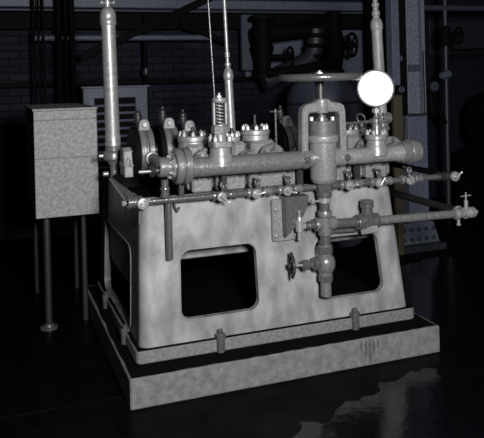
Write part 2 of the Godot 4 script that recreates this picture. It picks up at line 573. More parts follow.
# ---------------------------------------------------------------- cast pedestal
func build_pedestal() -> void:
	var t := thing("pump_pedestal", "tapered grey cast iron pump pedestal with rounded rectangular openings", "pedestal", Vector3(0.87, 0.147, -0.8))
	var yb := 0.212
	var yt := 0.94
	var rc := 0.05
	var zb := -1.42
	var fx0 := func(y: float) -> float: return lerpf(0.088, 0.112, (y - yb) / (yt - yb))
	var fx1 := func(y: float) -> float: return lerpf(1.652, 1.568, (y - yb) / (yt - yb))
	var fz := func(y: float) -> float: return lerpf(-0.172, -0.20, (y - yb) / (yt - yb))
	var front := func(q: Vector2) -> Vector3:
		return Vector3(lerpf(fx0.call(q.y) + rc, fx1.call(q.y) - rc, q.x), q.y, fz.call(q.y))
	var left := func(q: Vector2) -> Vector3:
		return Vector3(fx0.call(q.y), q.y, lerpf(fz.call(q.y) - rc, zb, q.x))
	var right := func(q: Vector2) -> Vector3:
		return Vector3(fx1.call(q.y), q.y, lerpf(fz.call(q.y) - rc, zb, q.x))
	var back := func(q: Vector2) -> Vector3:
		return Vector3(lerpf(fx0.call(q.y), fx1.call(q.y), q.x), q.y, zb)
	# openings in face coordinates (x fraction, height)
	var span := 1.652 - 0.088 - 2 * rc
	var fr := func(x: float) -> float: return (x - 0.095 - rc) / (1.615 - 0.095 - 2 * rc)
	var wins := [Rect2(fr.call(0.303), 0.325, fr.call(0.722) - fr.call(0.303), 0.349), Rect2(fr.call(1.072), 0.322, fr.call(1.470) - fr.call(1.072), 0.335)]
	var mb := MB.new()
	# the rounding of the openings is a circle in metres: work in metres and map back
	var fm := func(f: Callable, sx: float) -> Callable:
		return func(q: Vector2) -> Vector3: return f.call(Vector2(q.x / sx, q.y))
	var SX := span
	var ffront: Callable = fm.call(front, SX)
	var SZ := 1.2
	var fleft: Callable = fm.call(left, SZ)
	var fright: Callable = fm.call(right, SZ)
	var fback: Callable = fm.call(back, SX)
	var mid := SX * 0.565
	var w0 := Rect2(wins[0].position.x * SX, wins[0].position.y, wins[0].size.x * SX, wins[0].size.y)
	var w1 := Rect2(wins[1].position.x * SX, wins[1].position.y, wins[1].size.x * SX, wins[1].size.y)
	mb.holed(ffront, Rect2(0, yb, mid, yt - yb), w0, 0.055, Z)
	mb.holed(ffront, Rect2(mid, yb, SX - mid, yt - yb), w1, 0.055, Z)
	var sw := Rect2(0.20, 0.225, 0.86, 0.435)
	mb.holed(fleft, Rect2(0, yb, SZ, yt - yb), sw, 0.07, -X)
	var sr := Rect2(0.12, 0.2125, 0.96, 0.45)
	mb.holed(fright, Rect2(0, yb, SZ, yt - yb), sr, 0.02, X)
	# rounded front corners
	for s in 8:
		var a0 := PI * 0.5 * s / 8
		var a1 := PI * 0.5 * (s + 1) / 8
		for side in 2:
			var c := func(y: float, a: float) -> Vector3:
				if side == 0: return Vector3(fx0.call(y) + rc - cos(a) * rc, y, fz.call(y) - rc + sin(a) * rc)
				return Vector3(fx1.call(y) - rc + cos(a) * rc, y, fz.call(y) - rc + sin(a) * rc)
			var nn := func(a: float) -> Vector3: return Vector3((-1 if side == 0 else 1) * cos(a), 0.04, sin(a)).normalized()
			mb.squad([c.call(yb, a0), c.call(yb, a1), c.call(yt, a1), c.call(yt, a0)], [nn.call(a0), nn.call(a1), nn.call(a1), nn.call(a0)])
	# walls of the openings and the inner faces
	var th := 0.035
	for e in [[ffront, w0, 0.055, Vector3(0, 0, -th)], [ffront, w1, 0.055, Vector3(0, 0, -th)], [fleft, sw, 0.07, Vector3(th, 0, 0)]]:
		var loop := MB.round_rect(e[1], e[2], 6)
		var cen: Vector3 = e[0].call((e[1] as Rect2).get_center())
		for i in loop.size():
			var a: Vector3 = e[0].call(loop[i])
			var b: Vector3 = e[0].call(loop[(i + 1) % loop.size()])
			mb.quad(a, b, b + e[3], a + e[3], cen - a)
	part("body", mb, M.cast, t)
	mb = MB.new()
	mb.holed(fback, Rect2(0, yb, SX, yt - yb), Rect2(0.12, 0.2125, SX - 0.24, 0.51), 0.02, -Z)
	var fin := func(q: Vector2) -> Vector3: return ffront.call(q) + Vector3(0, 0, -th)
	mb.holed(fin, Rect2(0, yb, mid, yt - yb), w0, 0.055, -Z)
	mb.holed(fin, Rect2(mid, yb, SX - mid, yt - yb), w1, 0.055, -Z)
	var lin := func(q: Vector2) -> Vector3: return fleft.call(q) + Vector3(th, 0, 0)
	mb.holed(lin, Rect2(0, yb, SZ, yt - yb), sw, 0.07, X)
	var rl := MB.round_rect(sr, 0.02, 6)
	for i in rl.size():
		var ra: Vector3 = fright.call(rl[i])
		var rb: Vector3 = fright.call(rl[(i + 1) % rl.size()])
		mb.quad(ra, rb, rb - X * th, ra - X * th, Vector3(ra.x, 0.45, -0.8) - ra)
	var rin := func(q: Vector2) -> Vector3: return fright.call(q) + Vector3(-th, 0, 0)
	mb.holed(rin, Rect2(0, yb, SZ, yt - yb), sr, 0.02, -X)
	part("inner_walls", mb, M.cast, t)
	# raised beads round the openings
	for e in [[ffront, w0, 0.055], [ffront, w1, 0.055], [fleft, sw, 0.07]]:
		mb = MB.new()
		var pts: Array = []
		for p in MB.round_rect((e[1] as Rect2).grow(0.004), e[2], 6): pts.append(e[0].call(p))
		mb.tube(pts, 0.0045, 8, false, true)
		part("opening_bead", mb, M.cast, t)
	# deck and the bed plate
	mb = MB.new()
	mb.box(Vector3(0.84, yt + 0.0, -0.82), Vector3(1.468, 0.03, 1.22), 0.008)
	var dk := part("deck", mb, M.cast, t)
	mb = MB.new()
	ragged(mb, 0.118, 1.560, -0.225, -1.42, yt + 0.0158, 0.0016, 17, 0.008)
	part("grime_and_shade", mb, M.grime, dk)  # near-black sheet keeps the deck top from showing grey
	mb = MB.new()
	var poly := MB.round_rect(Rect2(0.062, -1.47, 1.612, 1.328), 0.03, 4)
	mb.prism(poly, 0.064, Transform3D(Basis(Vector3(1, 0, 0), Vector3(0, 0, 1), Vector3(0, -1, 0)), Vector3(0, 0.1805, 0)), 0.006)
	var bed := part("bed_plate", mb, M.bed, t)
	mb = MB.new()
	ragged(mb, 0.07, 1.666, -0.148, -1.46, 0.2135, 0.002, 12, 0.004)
	part("grime_and_shade", mb, M.grime, bed)  # oil dirt outside; within the walls this sheet paints the shaded floor black
	# web inside, behind the openings
	mb = MB.new()
	mb.box(Vector3(0.86, 0.75, -0.42), Vector3(1.40, 0.356, 0.03), 0.006)
	part("inner_web", mb, M.cast, t)
	mb = MB.new()
	mb.prism(MB.round_rect(Rect2(-1.2, 0.42, 0.70, 0.27), 0.06, 5), 0.012, Transform3D(Basis(Z, Y, -X), Vector3(0.122, 0, 0)), 0.005)
	part("side_cover", mb, M.cast, t)
	# anchor bolts on the bed plate
	for p in [Vector3(0.497, 0.175, -0.145), Vector3(1.28, 0.175, -0.145)]:
		mb = MB.new()
		mb.cyl(p + Vector3(0, -0.028, 0.004), p + Vector3(0, 0.04, 0.004), 0.022, 0.004, 14)
		mb.hexa(p + Vector3(0, 0.04, 0.004), Y, 0.027, 0.03)
		mb.cyl(p + Vector3(0, 0.068, 0.004), p + Vector3(0, 0.09, 0.004), 0.014, 0.003, 12)
		part("anchor_bolt", mb, M.iron, t)
	for z in [-0.45, -1.07]:
		mb = MB.new()
		mb.cyl(Vector3(0.062, 0.147, z), Vector3(0.062, 0.20, z), 0.022, 0.004, 14)
		mb.hexa(Vector3(0.062, 0.20, z), Y, 0.027, 0.03)
		mb.cyl(Vector3(0.062, 0.228, z), Vector3(0.062, 0.25, z), 0.014, 0.003, 12)
		part("anchor_bolt", mb, M.iron, t)
	# bolted bracket with a curved gusset below the drip pipe
	mb = MB.new()
	var zf := -0.178
	mb.prism(MB.round_rect(Rect2(0.812, 0.672, 0.155, 0.225), 0.012, 3), 0.022, Transform3D(Basis.IDENTITY, Vector3(0, 0, zf)), 0.004)
	var br := part("bracket", mb, M.mid, t)
	mb = MB.new()
	var arc: Array = []
	for i in 11:
		var q := i / 10.0
		arc.append(Vector2(0.868 + 0.135 * (1.0 - q * q), 0.915 - 0.21 * q))
	arc.append(Vector2(0.865, 0.915))
	mb.prism(arc, 0.075, Transform3D(Basis.IDENTITY, Vector3(0, 0, zf + 0.03)), 0.004)
	part("gusset", mb, M.iron, br)
	for p in [Vector2(0.832, 0.845), Vector2(0.832, 0.705), Vector2(0.945, 0.70)]:
		mb = MB.new()
		mb.lathe([Vector2(0.016, 0), Vector2(0.014, 0.006), Vector2(0.008, 0.011), Vector2(0, 0.012)], MB.ax(Vector3(p.x, p.y, zf + 0.0108), Z), 12)
		part("rivet", mb, M.cast, br)

# ---------------------------------------------------------------- cylinders with bolted heads
func build_cylinders() -> void:
	var spec := [
		[0.445, 0.085, 1.240, "grey pump cylinder with bolted round head behind the spring safety valve"],
		[0.808, 0.083, 1.258, "grey pump cylinder with tall centre stud on its bolted head"],
		[1.395, 0.068, 1.228, "grey pump cylinder half hidden behind the arched valve yoke"],
		[1.550, 0.070, 1.24, "grey pump cylinder behind the pressure gauge stem"],
		[0.668, 0.048, 1.225, "narrow grey pump cylinder squeezed between the two wider cylinder heads"]]
	for k in 5:
		var x: float = spec[k][0]
		var r: float = spec[k][1]
		var top: float = spec[k][2]
		var c := Vector3(x, 0.955, -0.38)
		var t := thing("pump_cylinder", spec[k][3], "cylinder", c, "bolted pump cylinders on the deck")
		var mb := MB.new()
		var w := r * 1.72
		mb.box(Vector3(x + 0.012, 1.08, -0.38), Vector3(w, 0.25, 0.2), 0.018)
		part("block", mb, M.mid, t)
		mb = MB.new()
		mb.lathe([Vector2(0, 0), Vector2(r * 0.93, 0), Vector2(r * 0.93, 0.03), Vector2(r * 0.96, 0.033), Vector2(r, 0.037), Vector2(r, 0.056), Vector2(r - 0.006, 0.062), Vector2(0, 0.062)], MB.ax(Vector3(x, top - 0.058, -0.38), Y), 32)
		part("head_cover", mb, M.galv, t)
		for b in 8:
			var a := TAU * b / 8 + 0.25
			bolt(t, "bolt", Vector3(x + cos(a) * r * 0.78, top + 0.003, -0.38 + sin(a) * r * 0.78), Y, 0.0125, 0.02, 0.008, M.steel)
		mb = MB.new()
		mb.cyl(Vector3(x, top, -0.38), Vector3(x, top + 0.03, -0.38), 0.02, 0.003, 14)
		mb.cyl(Vector3(x, top + 0.03, -0.38), Vector3(x, top + (0.085 if k == 1 else 0.05), -0.38), 0.009, 0.002, 10)
		part("centre_stud", mb, M.dark, t)
		# round nozzle flange that faces the header pipe
		mb = MB.new()
		var ny := 1.118
		var nr := 0.075 if k < 4 else 0.05
		mb.lathe([Vector2(0, 0), Vector2(nr - 0.025, 0), Vector2(nr - 0.025, 0.06), Vector2(nr - 0.003, 0.062), Vector2(nr, 0.066), Vector2(nr, 0.085), Vector2(nr - 0.004, 0.09), Vector2(0.045, 0.09), Vector2(0.045, 0.14), Vector2(0, 0.14)], MB.ax(Vector3(x + 0.03, ny, -0.29), Z), 28)
		var nz := part("nozzle_flange", mb, M.cast2, t)
		for b in 6:
			var a := TAU * b / 6 + 0.5
			bolt(nz, "bolt", Vector3(x + 0.03 + cos(a) * (nr - 0.015), ny + sin(a) * (nr - 0.015), -0.2), Z, 0.011, 0.014, 0.006, M.iron)
	# blocks of the valve chest below the header pipe
	var vc := thing("valve_chest", "row of grey valve chest blocks between the header pipe and the drip pipe", "valve chest", Vector3(0.9, 0.955, -0.25))
	for e in [[0.392, 0.502], [0.526, 0.688], [0.712, 0.985], [1.16, 1.33], [1.425, 1.56]]:
		var mb := MB.new()
		mb.box(Vector3((e[0] + e[1]) / 2, 1.008, -0.25), Vector3(e[1] - e[0], 0.106, 0.05), 0.01)
		var bl := part("block", mb, M.mid, vc)
		for q in 2:
			bolt(bl, "bolt", Vector3(lerpf(e[0], e[1], 0.2 + 0.6 * q), 1.035, -0.225), Z, 0.011, 0.012, 0.004, M.iron)

# ---------------------------------------------------------------- header pipe
func fitting(mb: MB, p: Vector3, d: Vector3, l: float, r: float) -> void:
	mb.lathe([Vector2(r * 0.6, -l / 2), Vector2(r * 1.12, -l / 2), Vector2(r * 1.18, -l / 2 + l * 0.04), Vector2(r * 1.18, -l / 2 + l * 0.2), Vector2(r, -l / 2 + l * 0.26),
		Vector2(r, l / 2 - l * 0.26), Vector2(r * 1.18, l / 2 - l * 0.2), Vector2(r * 1.18, l / 2 - l * 0.04), Vector2(r * 1.12, l / 2), Vector2(r * 0.6, l / 2)], MB.ax(p, d), 18)

func build_manifold() -> void:
	var y := 1.108
	var z := -0.1
	var t := thing("header_pipe", "thick grey header pipe with flanged ends running along the pump cylinders", "pipe", Vector3(0.9, y, z))
	var mb := MB.new()
	mb.lathe([Vector2(0, 0), Vector2(0.049, 0), Vector2(0.049, 0.6), Vector2(0.045, 0.625), Vector2(0, 0.625)], MB.ax(Vector3(0.335, y, z), X), 32)
	part("pipe", mb, M.cast2, t)
	mb = MB.new()
	mb.lathe([Vector2(0, 0), Vector2(0.036, 0), Vector2(0.038, 0.03), Vector2(0.045, 0.06), Vector2(0.045, 0.19), Vector2(0.043, 0.2), Vector2(0.043, 0.34), Vector2(0.048, 0.35), Vector2(0.048, 0.43), Vector2(0, 0.43)], MB.ax(Vector3(1.19, 1.108, z), X), 32)
	part("pipe", mb, M.mid, t)
	# left double flange
	mb = MB.new()
	mb.lathe([Vector2(0, 0), Vector2(0.084, 0), Vector2(0.09, 0.006), Vector2(0.09, 0.034), Vector2(0.086, 0.038), Vector2(0.078, 0.039), Vector2(0.078, 0.043), Vector2(0.086, 0.044), Vector2(0.09, 0.048), Vector2(0.09, 0.076), Vector2(0.084, 0.082), Vector2(0, 0.082)], MB.ax(Vector3(0.262, y + 0.012, z), X), 36)
	part("flange", mb, M.cast2, t)
	# small housing with studs
	mb = MB.new()
	mb.lathe([Vector2(0, 0), Vector2(0.046, 0), Vector2(0.05, 0.005), Vector2(0.05, 0.052), Vector2(0.044, 0.056), Vector2(0.044, 0.062), Vector2(0.06, 0.064), Vector2(0.06, 0.08), Vector2(0, 0.08)], MB.ax(Vector3(0.183, y + 0.012, z), X), 28)
	var ho := part("gland_housing", mb, M.cast2, t)
	for b in 6:
		var a := TAU * b / 6 + 0.52
		bolt(ho, "bolt", Vector3(0.258, y + 0.012 + sin(a) * 0.05, z + cos(a) * 0.05), -X, 0.014, 0.018, 0.012, M.steel)
	mb = MB.new()
	mb.lathe([Vector2(0, 0), Vector2(0.03, 0), Vector2(0.034, 0.006), Vector2(0.03, 0.02), Vector2(0.018, 0.024), Vector2(0.018, 0.05)], MB.ax(Vector3(0.145, y - 0.002, z), X), 18)
	part("gland_nut", mb, M.dark, ho)
	mb = MB.new()
	mb.cyl(Vector3(0.085, y - 0.004, z), Vector3(0.15, y - 0.004, z), 0.008, 0.002, 10)
	part("shaft", mb, M.steel, ho)
	mb = MB.new()
	mb.cyl(Vector3(0.215, y - 0.05, z), Vector3(0.215, 1.0, z), 0.019, 0.002, 14)
	fitting(mb, Vector3(0.215, 0.995, z - 0.0), Y, 0.05, 0.021)
	part("drain_leg", mb, M.iron, ho)
	# right end cap
	mb = MB.new()
	mb.lathe([Vector2(0, 0), Vector2(0.054, 0), Vector2(0.06, 0.006), Vector2(0.06, 0.03), Vector2(0.056, 0.034), Vector2(0.056, 0.038), Vector2(0.066, 0.04), Vector2(0.068, 0.044), Vector2(0.068, 0.074), Vector2(0.064, 0.078), Vector2(0.060, 0.08), Vector2(0.060, 0.104), Vector2(0.052, 0.114), Vector2(0, 0.116)], MB.ax(Vector3(1.575, 1.112, z), X), 36)
	part("end_cap", mb, M.cast2, t)
	# branches on top for the safety valve and the gauge
	for e in [[0.508, 0.066, y], [1.416, 0.066, y]]:
		mb = MB.new()
		mb.lathe([Vector2(0.066, 0.0), Vector2(0.064, 0.03), Vector2(0.058, 0.05), Vector2(0.054, 0.065), Vector2(0.053, 0.094), Vector2(0, 0.094)], MB.ax(Vector3(e[0], e[2], z), Y), 24)
		part("branch", mb, M.mid, t)
	# saddle straps that hold the pipe to the pedestal
	for x in [0.315, 0.545, 0.98, 1.33]:
		mb = MB.new()
		mb.box(Vector3(x, 1.01, -0.17), Vector3(0.03, 0.12, 0.03), 0.004)
		part("support", mb, M.dark, t)

# ---------------------------------------------------------------- stop valve with arched yoke and handwheel
func build_stop_valve() -> void:
	var x := 1.086
	var z := -0.1
	var t := thing("stop_valve", "large grey stop valve with arched yoke and horizontal handwheel", "valve", Vector3(x, 1.12, z))
	var mb := MB.new()
	mb.lathe([Vector2(0, 0), Vector2(0.05, 0), Vector2(0.066, 0.012), Vector2(0.072, 0.03), Vector2(0.074, 0.25), Vector2(0, 0.25)], MB.ax(Vector3(x, 0.975, z), Y), 36)
	part("valve_body", mb, M.mid, t)
	mb = MB.new()
	mb.lathe([Vector2(0, 0), Vector2(0.05, 0), Vector2(0.054, 0.005), Vector2(0.054, 0.03), Vector2(0.046, 0.036), Vector2(0.05, 0.06), Vector2(0.06, 0.1)], MB.ax(Vector3(0.958, 1.112, z), X), 24)
	part("side_flange", mb, M.cast2, t)
	mb = MB.new()
	mb.lathe([Vector2(0, 0), Vector2(0.042, 0), Vector2(0.05, 0.006), Vector2(0.05, 0.035), Vector2(0.052, 0.06), Vector2(0.06, 0.1)], MB.ax(Vector3(1.215, 1.11, z), -X), 24)
	part("side_flange", mb, M.mid, t)
	for s in [-1.0, 1.0]:
		bolt(t, "bolt", Vector3(x + s * 0.118, 1.11, z + 0.048), Z, 0.018, 0.02, 0.01, M.iron)
	mb = MB.new()
	mb.lathe([Vector2(0, 0), Vector2(0.08, 0), Vector2(0.083, 0.004), Vector2(0.083, 0.032), Vector2(0.078, 0.037), Vector2(0, 0.037)], MB.ax(Vector3(x, 1.196, z), Y), 36)
	part("neck_ring", mb, M.galv, t)
	mb = MB.new()
	mb.lathe([Vector2(0, 0), Vector2(0.074, 0), Vector2(0.074, 0.076), Vector2(0.07, 0.08), Vector2(0, 0.08)], MB.ax(Vector3(x, 1.232, z), Y), 36)
	var bo := part("bonnet", mb, M.bonnet, t)
	for b in 4:
		var a := TAU * b / 4 + 0.5
		bolt(bo, "bolt", Vector3(x + cos(a) * 0.056, 1.312, z + sin(a) * 0.056), Y, 0.0125, 0.02, 0.0, M.steel)
	mb = MB.new()
	mb.lathe([Vector2(0.032, 0), Vector2(0.032, 0.012), Vector2(0.022, 0.016), Vector2(0.022, 0.035), Vector2(0, 0.035)], MB.ax(Vector3(x, 1.312, z), Y), 18)
	part("gland", mb, M.cast2, bo)
	# yoke: an arch cut from plate
	mb = MB.new()
	var ol: Array = [Vector2(-0.135, 1.08), Vector2(-0.128, 1.36), Vector2(-0.12, 1.385), Vector2(-0.1, 1.4), Vector2(-0.045, 1.412), Vector2(-0.03, 1.425), Vector2(0.03, 1.425), Vector2(0.045, 1.412), Vector2(0.1, 1.402), Vector2(0.122, 1.388), Vector2(0.13, 1.36), Vector2(0.137, 1.08)]
	var il: Array = [Vector2(0.097, 1.08), Vector2(0.093, 1.34), Vector2(0.083, 1.354), Vector2(0.03, 1.358), Vector2(-0.03, 1.358), Vector2(-0.083, 1.354), Vector2(-0.091, 1.34), Vector2(-0.096, 1.08)]
	mb.prism(ol + il, 0.06, Transform3D(Basis.IDENTITY, Vector3(x, 0, z)), 0.007)
	part("yoke", mb, M.mid, t)
	mb = MB.new()
	mb.lathe([Vector2(0, 0), Vector2(0.034, 0), Vector2(0.038, 0.01), Vector2(0.036, 0.07), Vector2(0.03, 0.076), Vector2(0, 0.076)], MB.ax(Vector3(x, 1.352, z), Y), 20)
	part("yoke_hub", mb, M.mid, t)
	mb = MB.new()
	mb.cyl(Vector3(x - 0.006, 1.34, z), Vector3(x - 0.006, 1.535, z), 0.027, 0.003, 20)
	part("stem", mb, M.dark, t)
	# handwheel, nearly at eye level
	var hy := 1.543
	mb = MB.new()
	mb.torus(Vector3(x - 0.008, hy, z), Y, 0.207, 0.0205, 56, 14)
	var hw := part("handwheel", mb, M.iron, t)
	for k in 5:
		var a := TAU * k / 5 + 0.4
		mb = MB.new()
		mb.tube([Vector3(x - 0.008, hy - 0.005, z), Vector3(x - 0.008 + cos(a) * 0.205, hy, z + sin(a) * 0.205)], 0.014, 10)
		part("spoke", mb, M.iron, hw)
	mb = MB.new()
	mb.lathe([Vector2(0, -0.03), Vector2(0.034, -0.03), Vector2(0.036, 0.0), Vector2(0.032, 0.014), Vector2(0, 0.014)], MB.ax(Vector3(x - 0.008, hy, z), Y), 20)
	part("hub", mb, M.iron, hw)
	bolt(hw, "nut", Vector3(x - 0.008, hy + 0.013, z), Y, 0.022, 0.014, 0.010, M.steel)

# ---------------------------------------------------------------- branch below the stop valve
func build_lower_branch() -> void:
	var x := 1.089
	var z := -0.1
	var t := thing("drain_branch", "pipe cross hanging below the stop valve with long pipe to the right", "pipe", Vector3(x, 0.76, z))
	var mb := MB.new()
	mb.hexa(Vector3(x, 0.93, z), Y, 0.046, 0.05, 8)
	mb.cyl(Vector3(x, 0.90, z), Vector3(x, 0.935, z), 0.04, 0.004)
	part("union_nut", mb, M.iron, t)
	mb = MB.new()
	mb.cyl(Vector3(x, 0.868, z), Vector3(x, 0.898, z), 0.036, 0.004)
	part("collar", mb, M.steel, t)
	mb = MB.new()
	mb.hexa(Vector3(x - 0.07, 0.885, z + 0.02), -X, 0.012, 0.02)
	mb.cyl(Vector3(x - 0.03, 0.885, z + 0.02), Vector3(x - 0.075, 0.885, z + 0.02), 0.006, 0.001, 8)
	part("set_screw", mb, M.steel, t)
	mb = MB.new()
	mb.cyl(Vector3(x, 0.60, z), Vector3(x, 0.90, z), 0.028, 0.001, 20)
	part("riser_pipe", mb, M.iron, t)
	# cross
	mb = MB.new()
	fitting(mb, Vector3(x, 0.762, z), Y, 0.13, 0.033)
	fitting(mb, Vector3(x, 0.757, z), X, 0.12, 0.031)
	part("cross_fitting", mb, M.cast2, t)
	# left arm with its small cock
	mb = MB.new()
	mb.cyl(Vector3(0.95, 0.756, z), Vector3(1.04, 0.757, z), 0.017, 0.001, 14)
	fitting(mb, Vector3(1.012, 0.757, z), X, 0.05, 0.02)
	part("side_nipple", mb, M.iron, t)
	mb = MB.new()
	mb.lathe([Vector2(0, -0.07), Vector2(0.013, -0.07), Vector2(0.013, -0.03), Vector2(0.022, -0.025), Vector2(0.022, 0.02), Vector2(0.016, 0.026), Vector2(0.012, 0.05), Vector2(0, 0.05)], MB.ax(Vector3(0.938, 0.757, z), Y), 16)
	mb.cyl(Vector3(0.93, 0.757, z + 0.0), Vector3(0.97, 0.757, z), 0.019, 0.002, 12)
	var ck := part("drain_cock", mb, M.steel, t)
	mb = MB.new()
	mb.cyl(Vector3(0.938, 0.80, z), Vector3(0.938, 0.83, z), 0.006, 0.001, 8)
	mb.cyl(Vector3(0.938, 0.826, z), Vector3(0.938, 0.842, z), 0.010, 0.003, 10)
	part("cock_handle", mb, M.steel, ck)
	# right arm: pipe, check valve, long pipe, end tee
	mb = MB.new()
	mb.tube([Vector3(1.13, 0.752, z), Vector3(1.32, 0.745, z)], 0.026, 18)
	part("arm_pipe", mb, M.iron, t)
	mb = MB.new()
	mb.tube([Vector3(1.15, 0.70, z - 0.05), Vector3(1.30, 0.692, z - 0.05)], 0.012, 12)
	part("bypass_rod", mb, M.iron, t)
	mb = MB.new()
	var cx := 1.346
	fitting(mb, Vector3(cx, 0.745, z), X, 0.13, 0.036)
	mb.lathe([Vector2(0, 0), Vector2(0.05, 0.0), Vector2(0.052, 0.02), Vector2(0.044, 0.05), Vector2(0.032, 0.06), Vector2(0, 0.06)], MB.ax(Vector3(cx, 0.745, z - 0.02), Z), 20)
	mb.lathe([Vector2(0.03, 0), Vector2(0.03, 0.06), Vector2(0.036, 0.062), Vector2(0.036, 0.085), Vector2(0.03, 0.088), Vector2(0, 0.088)], MB.ax(Vector3(cx + 0.002, 0.76, z), Y), 18)
	var cv := part("check_valve", mb, M.iron, t)
	mb = MB.new()
	mb.box(Vector3(cx + 0.004, 0.852, z), Vector3(0.055, 0.025, 0.055), 0.004)
	part("square_plug", mb, M.iron, cv)
	mb = MB.new()
	mb.hexa(Vector3(cx + 0.008, 0.715, z + 0.0), Vector3(0.08, -1, 0.25), 0.054, 0.036, 6, 0.1)
	part("union_nut", mb, M.galv, cv)
	mb = MB.new()
	mb.tube([Vector3(1.39, 0.744, z), Vector3(1.95, 0.733, z)], 0.0235, 18)
	part("long_pipe", mb, M.cast2, t)
	mb = MB.new()
	var e := Vector3(1.985, 0.732, z)
	fitting(mb, e, X, 0.12, 0.0275)
	mb.lathe([Vector2(0.032, 0), Vector2(0.032, 0.012), Vector2(0.02, 0.022), Vector2(0, 0.024)], MB.ax(e + Vector3(0.058, 0, 0), X), 16)
	mb.hexa(e + Vector3(0.078, 0, 0), X, 0.014, 0.02, 4)
	fitting(mb, e + Vector3(0.01, 0, -0.03), Z, 0.08, 0.028)
	var et := part("end_tee", mb, M.steel, t)
	mb = MB.new()
	mb.cyl(e + Vector3(0.02, 0.02, 0), e + Vector3(0.02, 0.075, 0), 0.012, 0.002, 12)
	mb.cyl(e + Vector3(0.02, 0.07, 0), e + Vector3(0.02, 0.12, 0), 0.005, 0.001, 8)
	mb.tube([e + Vector3(-0.015, 0.098, 0), e + Vector3(0.055, 0.1, 0)], 0.004, 8)
	part("pet_cock", mb, M.steel, et)
	mb = MB.new()
	mb.cyl(e + Vector3(-0.035, -0.02, 0), e + Vector3(-0.035, -0.06, 0), 0.009, 0.002, 10)
	mb.cyl(e + Vector3(-0.035, -0.055, 0), e + Vector3(-0.035, -0.068, 0), 0.013, 0.002, 10)
	part("drain_plug", mb, M.steel, et)
	mb = MB.new()
	mb.tube([e + Vector3(0.01, 0, -0.06), e + Vector3(0.01, 0.01, -1.3)], 0.0235, 16)
	part("return_pipe", mb, M.dark, t)
	# globe valve below with its small handwheel to the left
	var gv := thing("globe_valve", "small grey globe valve with lobed handwheel in front of the pedestal opening", "valve", Vector3(x, 0.545, z))
	mb = MB.new()
	mb.lathe([Vector2(0, -0.085), Vector2(0.036, -0.085), Vector2(0.036, -0.045), Vector2(0.045, -0.036), Vector2(0.053, -0.015), Vector2(0.053, 0.015), Vector2(0.045, 0.036), Vector2(0.036, 0.045), Vector2(0.036, 0.1), Vector2(0, 0.1)], MB.ax(Vector3(x - 0.004, 0.545, z), Y), 24)
	part("valve_body", mb, M.cast2, gv)
	mb = MB.new()
	mb.hexa(Vector3(x - 0.004, 0.6, z), Y, 0.043, 0.04, 8)
	part("pipe_nut", mb, M.iron, gv)
	mb = MB.new()
	mb.hexa(Vector3(x - 0.004, 0.452, z), Y, 0.04, 0.035, 8)
	part("pipe_nut", mb, M.iron, gv)
	mb = MB.new()
	mb.cyl(Vector3(x - 0.004, 0.37, z), Vector3(x - 0.004, 0.465, z), 0.029, 0.002, 20)
	part("outlet_pipe", mb, M.cast2, gv)
	mb = MB.new()
	mb.lathe([Vector2(0.036, 0), Vector2(0.036, 0.04), Vector2(0.03, 0.046), Vector2(0.018, 0.05), Vector2(0.018, 0.075), Vector2(0.027, 0.08), Vector2(0.027, 0.105), Vector2(0.018, 0.112), Vector2(0, 0.112)], MB.ax(Vector3(x - 0.03, 0.55, z), -X), 18)
	part("bonnet", mb, M.iron, gv)
	mb = MB.new()
	mb.cyl(Vector3(x - 0.13, 0.55, z), Vector3(x - 0.215, 0.556, z), 0.008, 0.001, 10)
	part("stem", mb, M.steel, gv)
	mb = MB.new()
	var wc := Vector3(x - 0.2, 0.556, z)
	mb.torus(wc, Vector3(1, 0, 0.22), 0.054, 0.008, 30, 8)
	var xf := MB.ax(wc, Vector3(1, 0, 0.22))
	for k in 6:
		var a := TAU * k / 6 + 0.2
		mb.torus(xf * Vector3(cos(a) * 0.056, 0, sin(a) * 0.056), Vector3(1, 0, 0.22), 0.006, 0.0085, 10, 6)
	for k in 3:
		var a := TAU * k / 3 + 0.2
		mb.tube([wc, xf * Vector3(cos(a) * 0.054, 0, sin(a) * 0.054)], 0.006, 8)
	mb.cyl(wc - X * 0.02, wc + X * 0.015, 0.015, 0.002, 12)
	part("handwheel", mb, M.dark, gv)

# ---------------------------------------------------------------- drip line with test cocks
func cock(parent: Node3D, p: Vector3, tilt: float, big := 1.0) -> void:
	var mb := MB.new()
	mb.lathe([Vector2(0.014, 0.0), Vector2(0.014, 0.024), Vector2(0.022 * big, 0.026), Vector2(0.026 * big, 0.03), Vector2(0.026 * big, 0.04), Vector2(0.022 * big, 0.046), Vector2(0.015 * big, 0.047), Vector2(0.014 * big, 0.044), Vector2(0, 0.044)], MB.ax(p, Z), 20)
	var o := part("test_cock", mb, M.steel, parent)
	mb = MB.new()
	var d := Vector3(cos(tilt), sin(tilt), 0)
	mb.cyl(p + Z * 0.042, p + Z * 0.06, 0.008, 0.001, 10)
	mb.tube([p + Z * 0.056 - d * 0.014, p + Z * 0.056 + d * 0.03, p + Z * 0.06 + d * 0.042], 0.0065, 8)
	part("cock_handle", mb, M.steel, o)

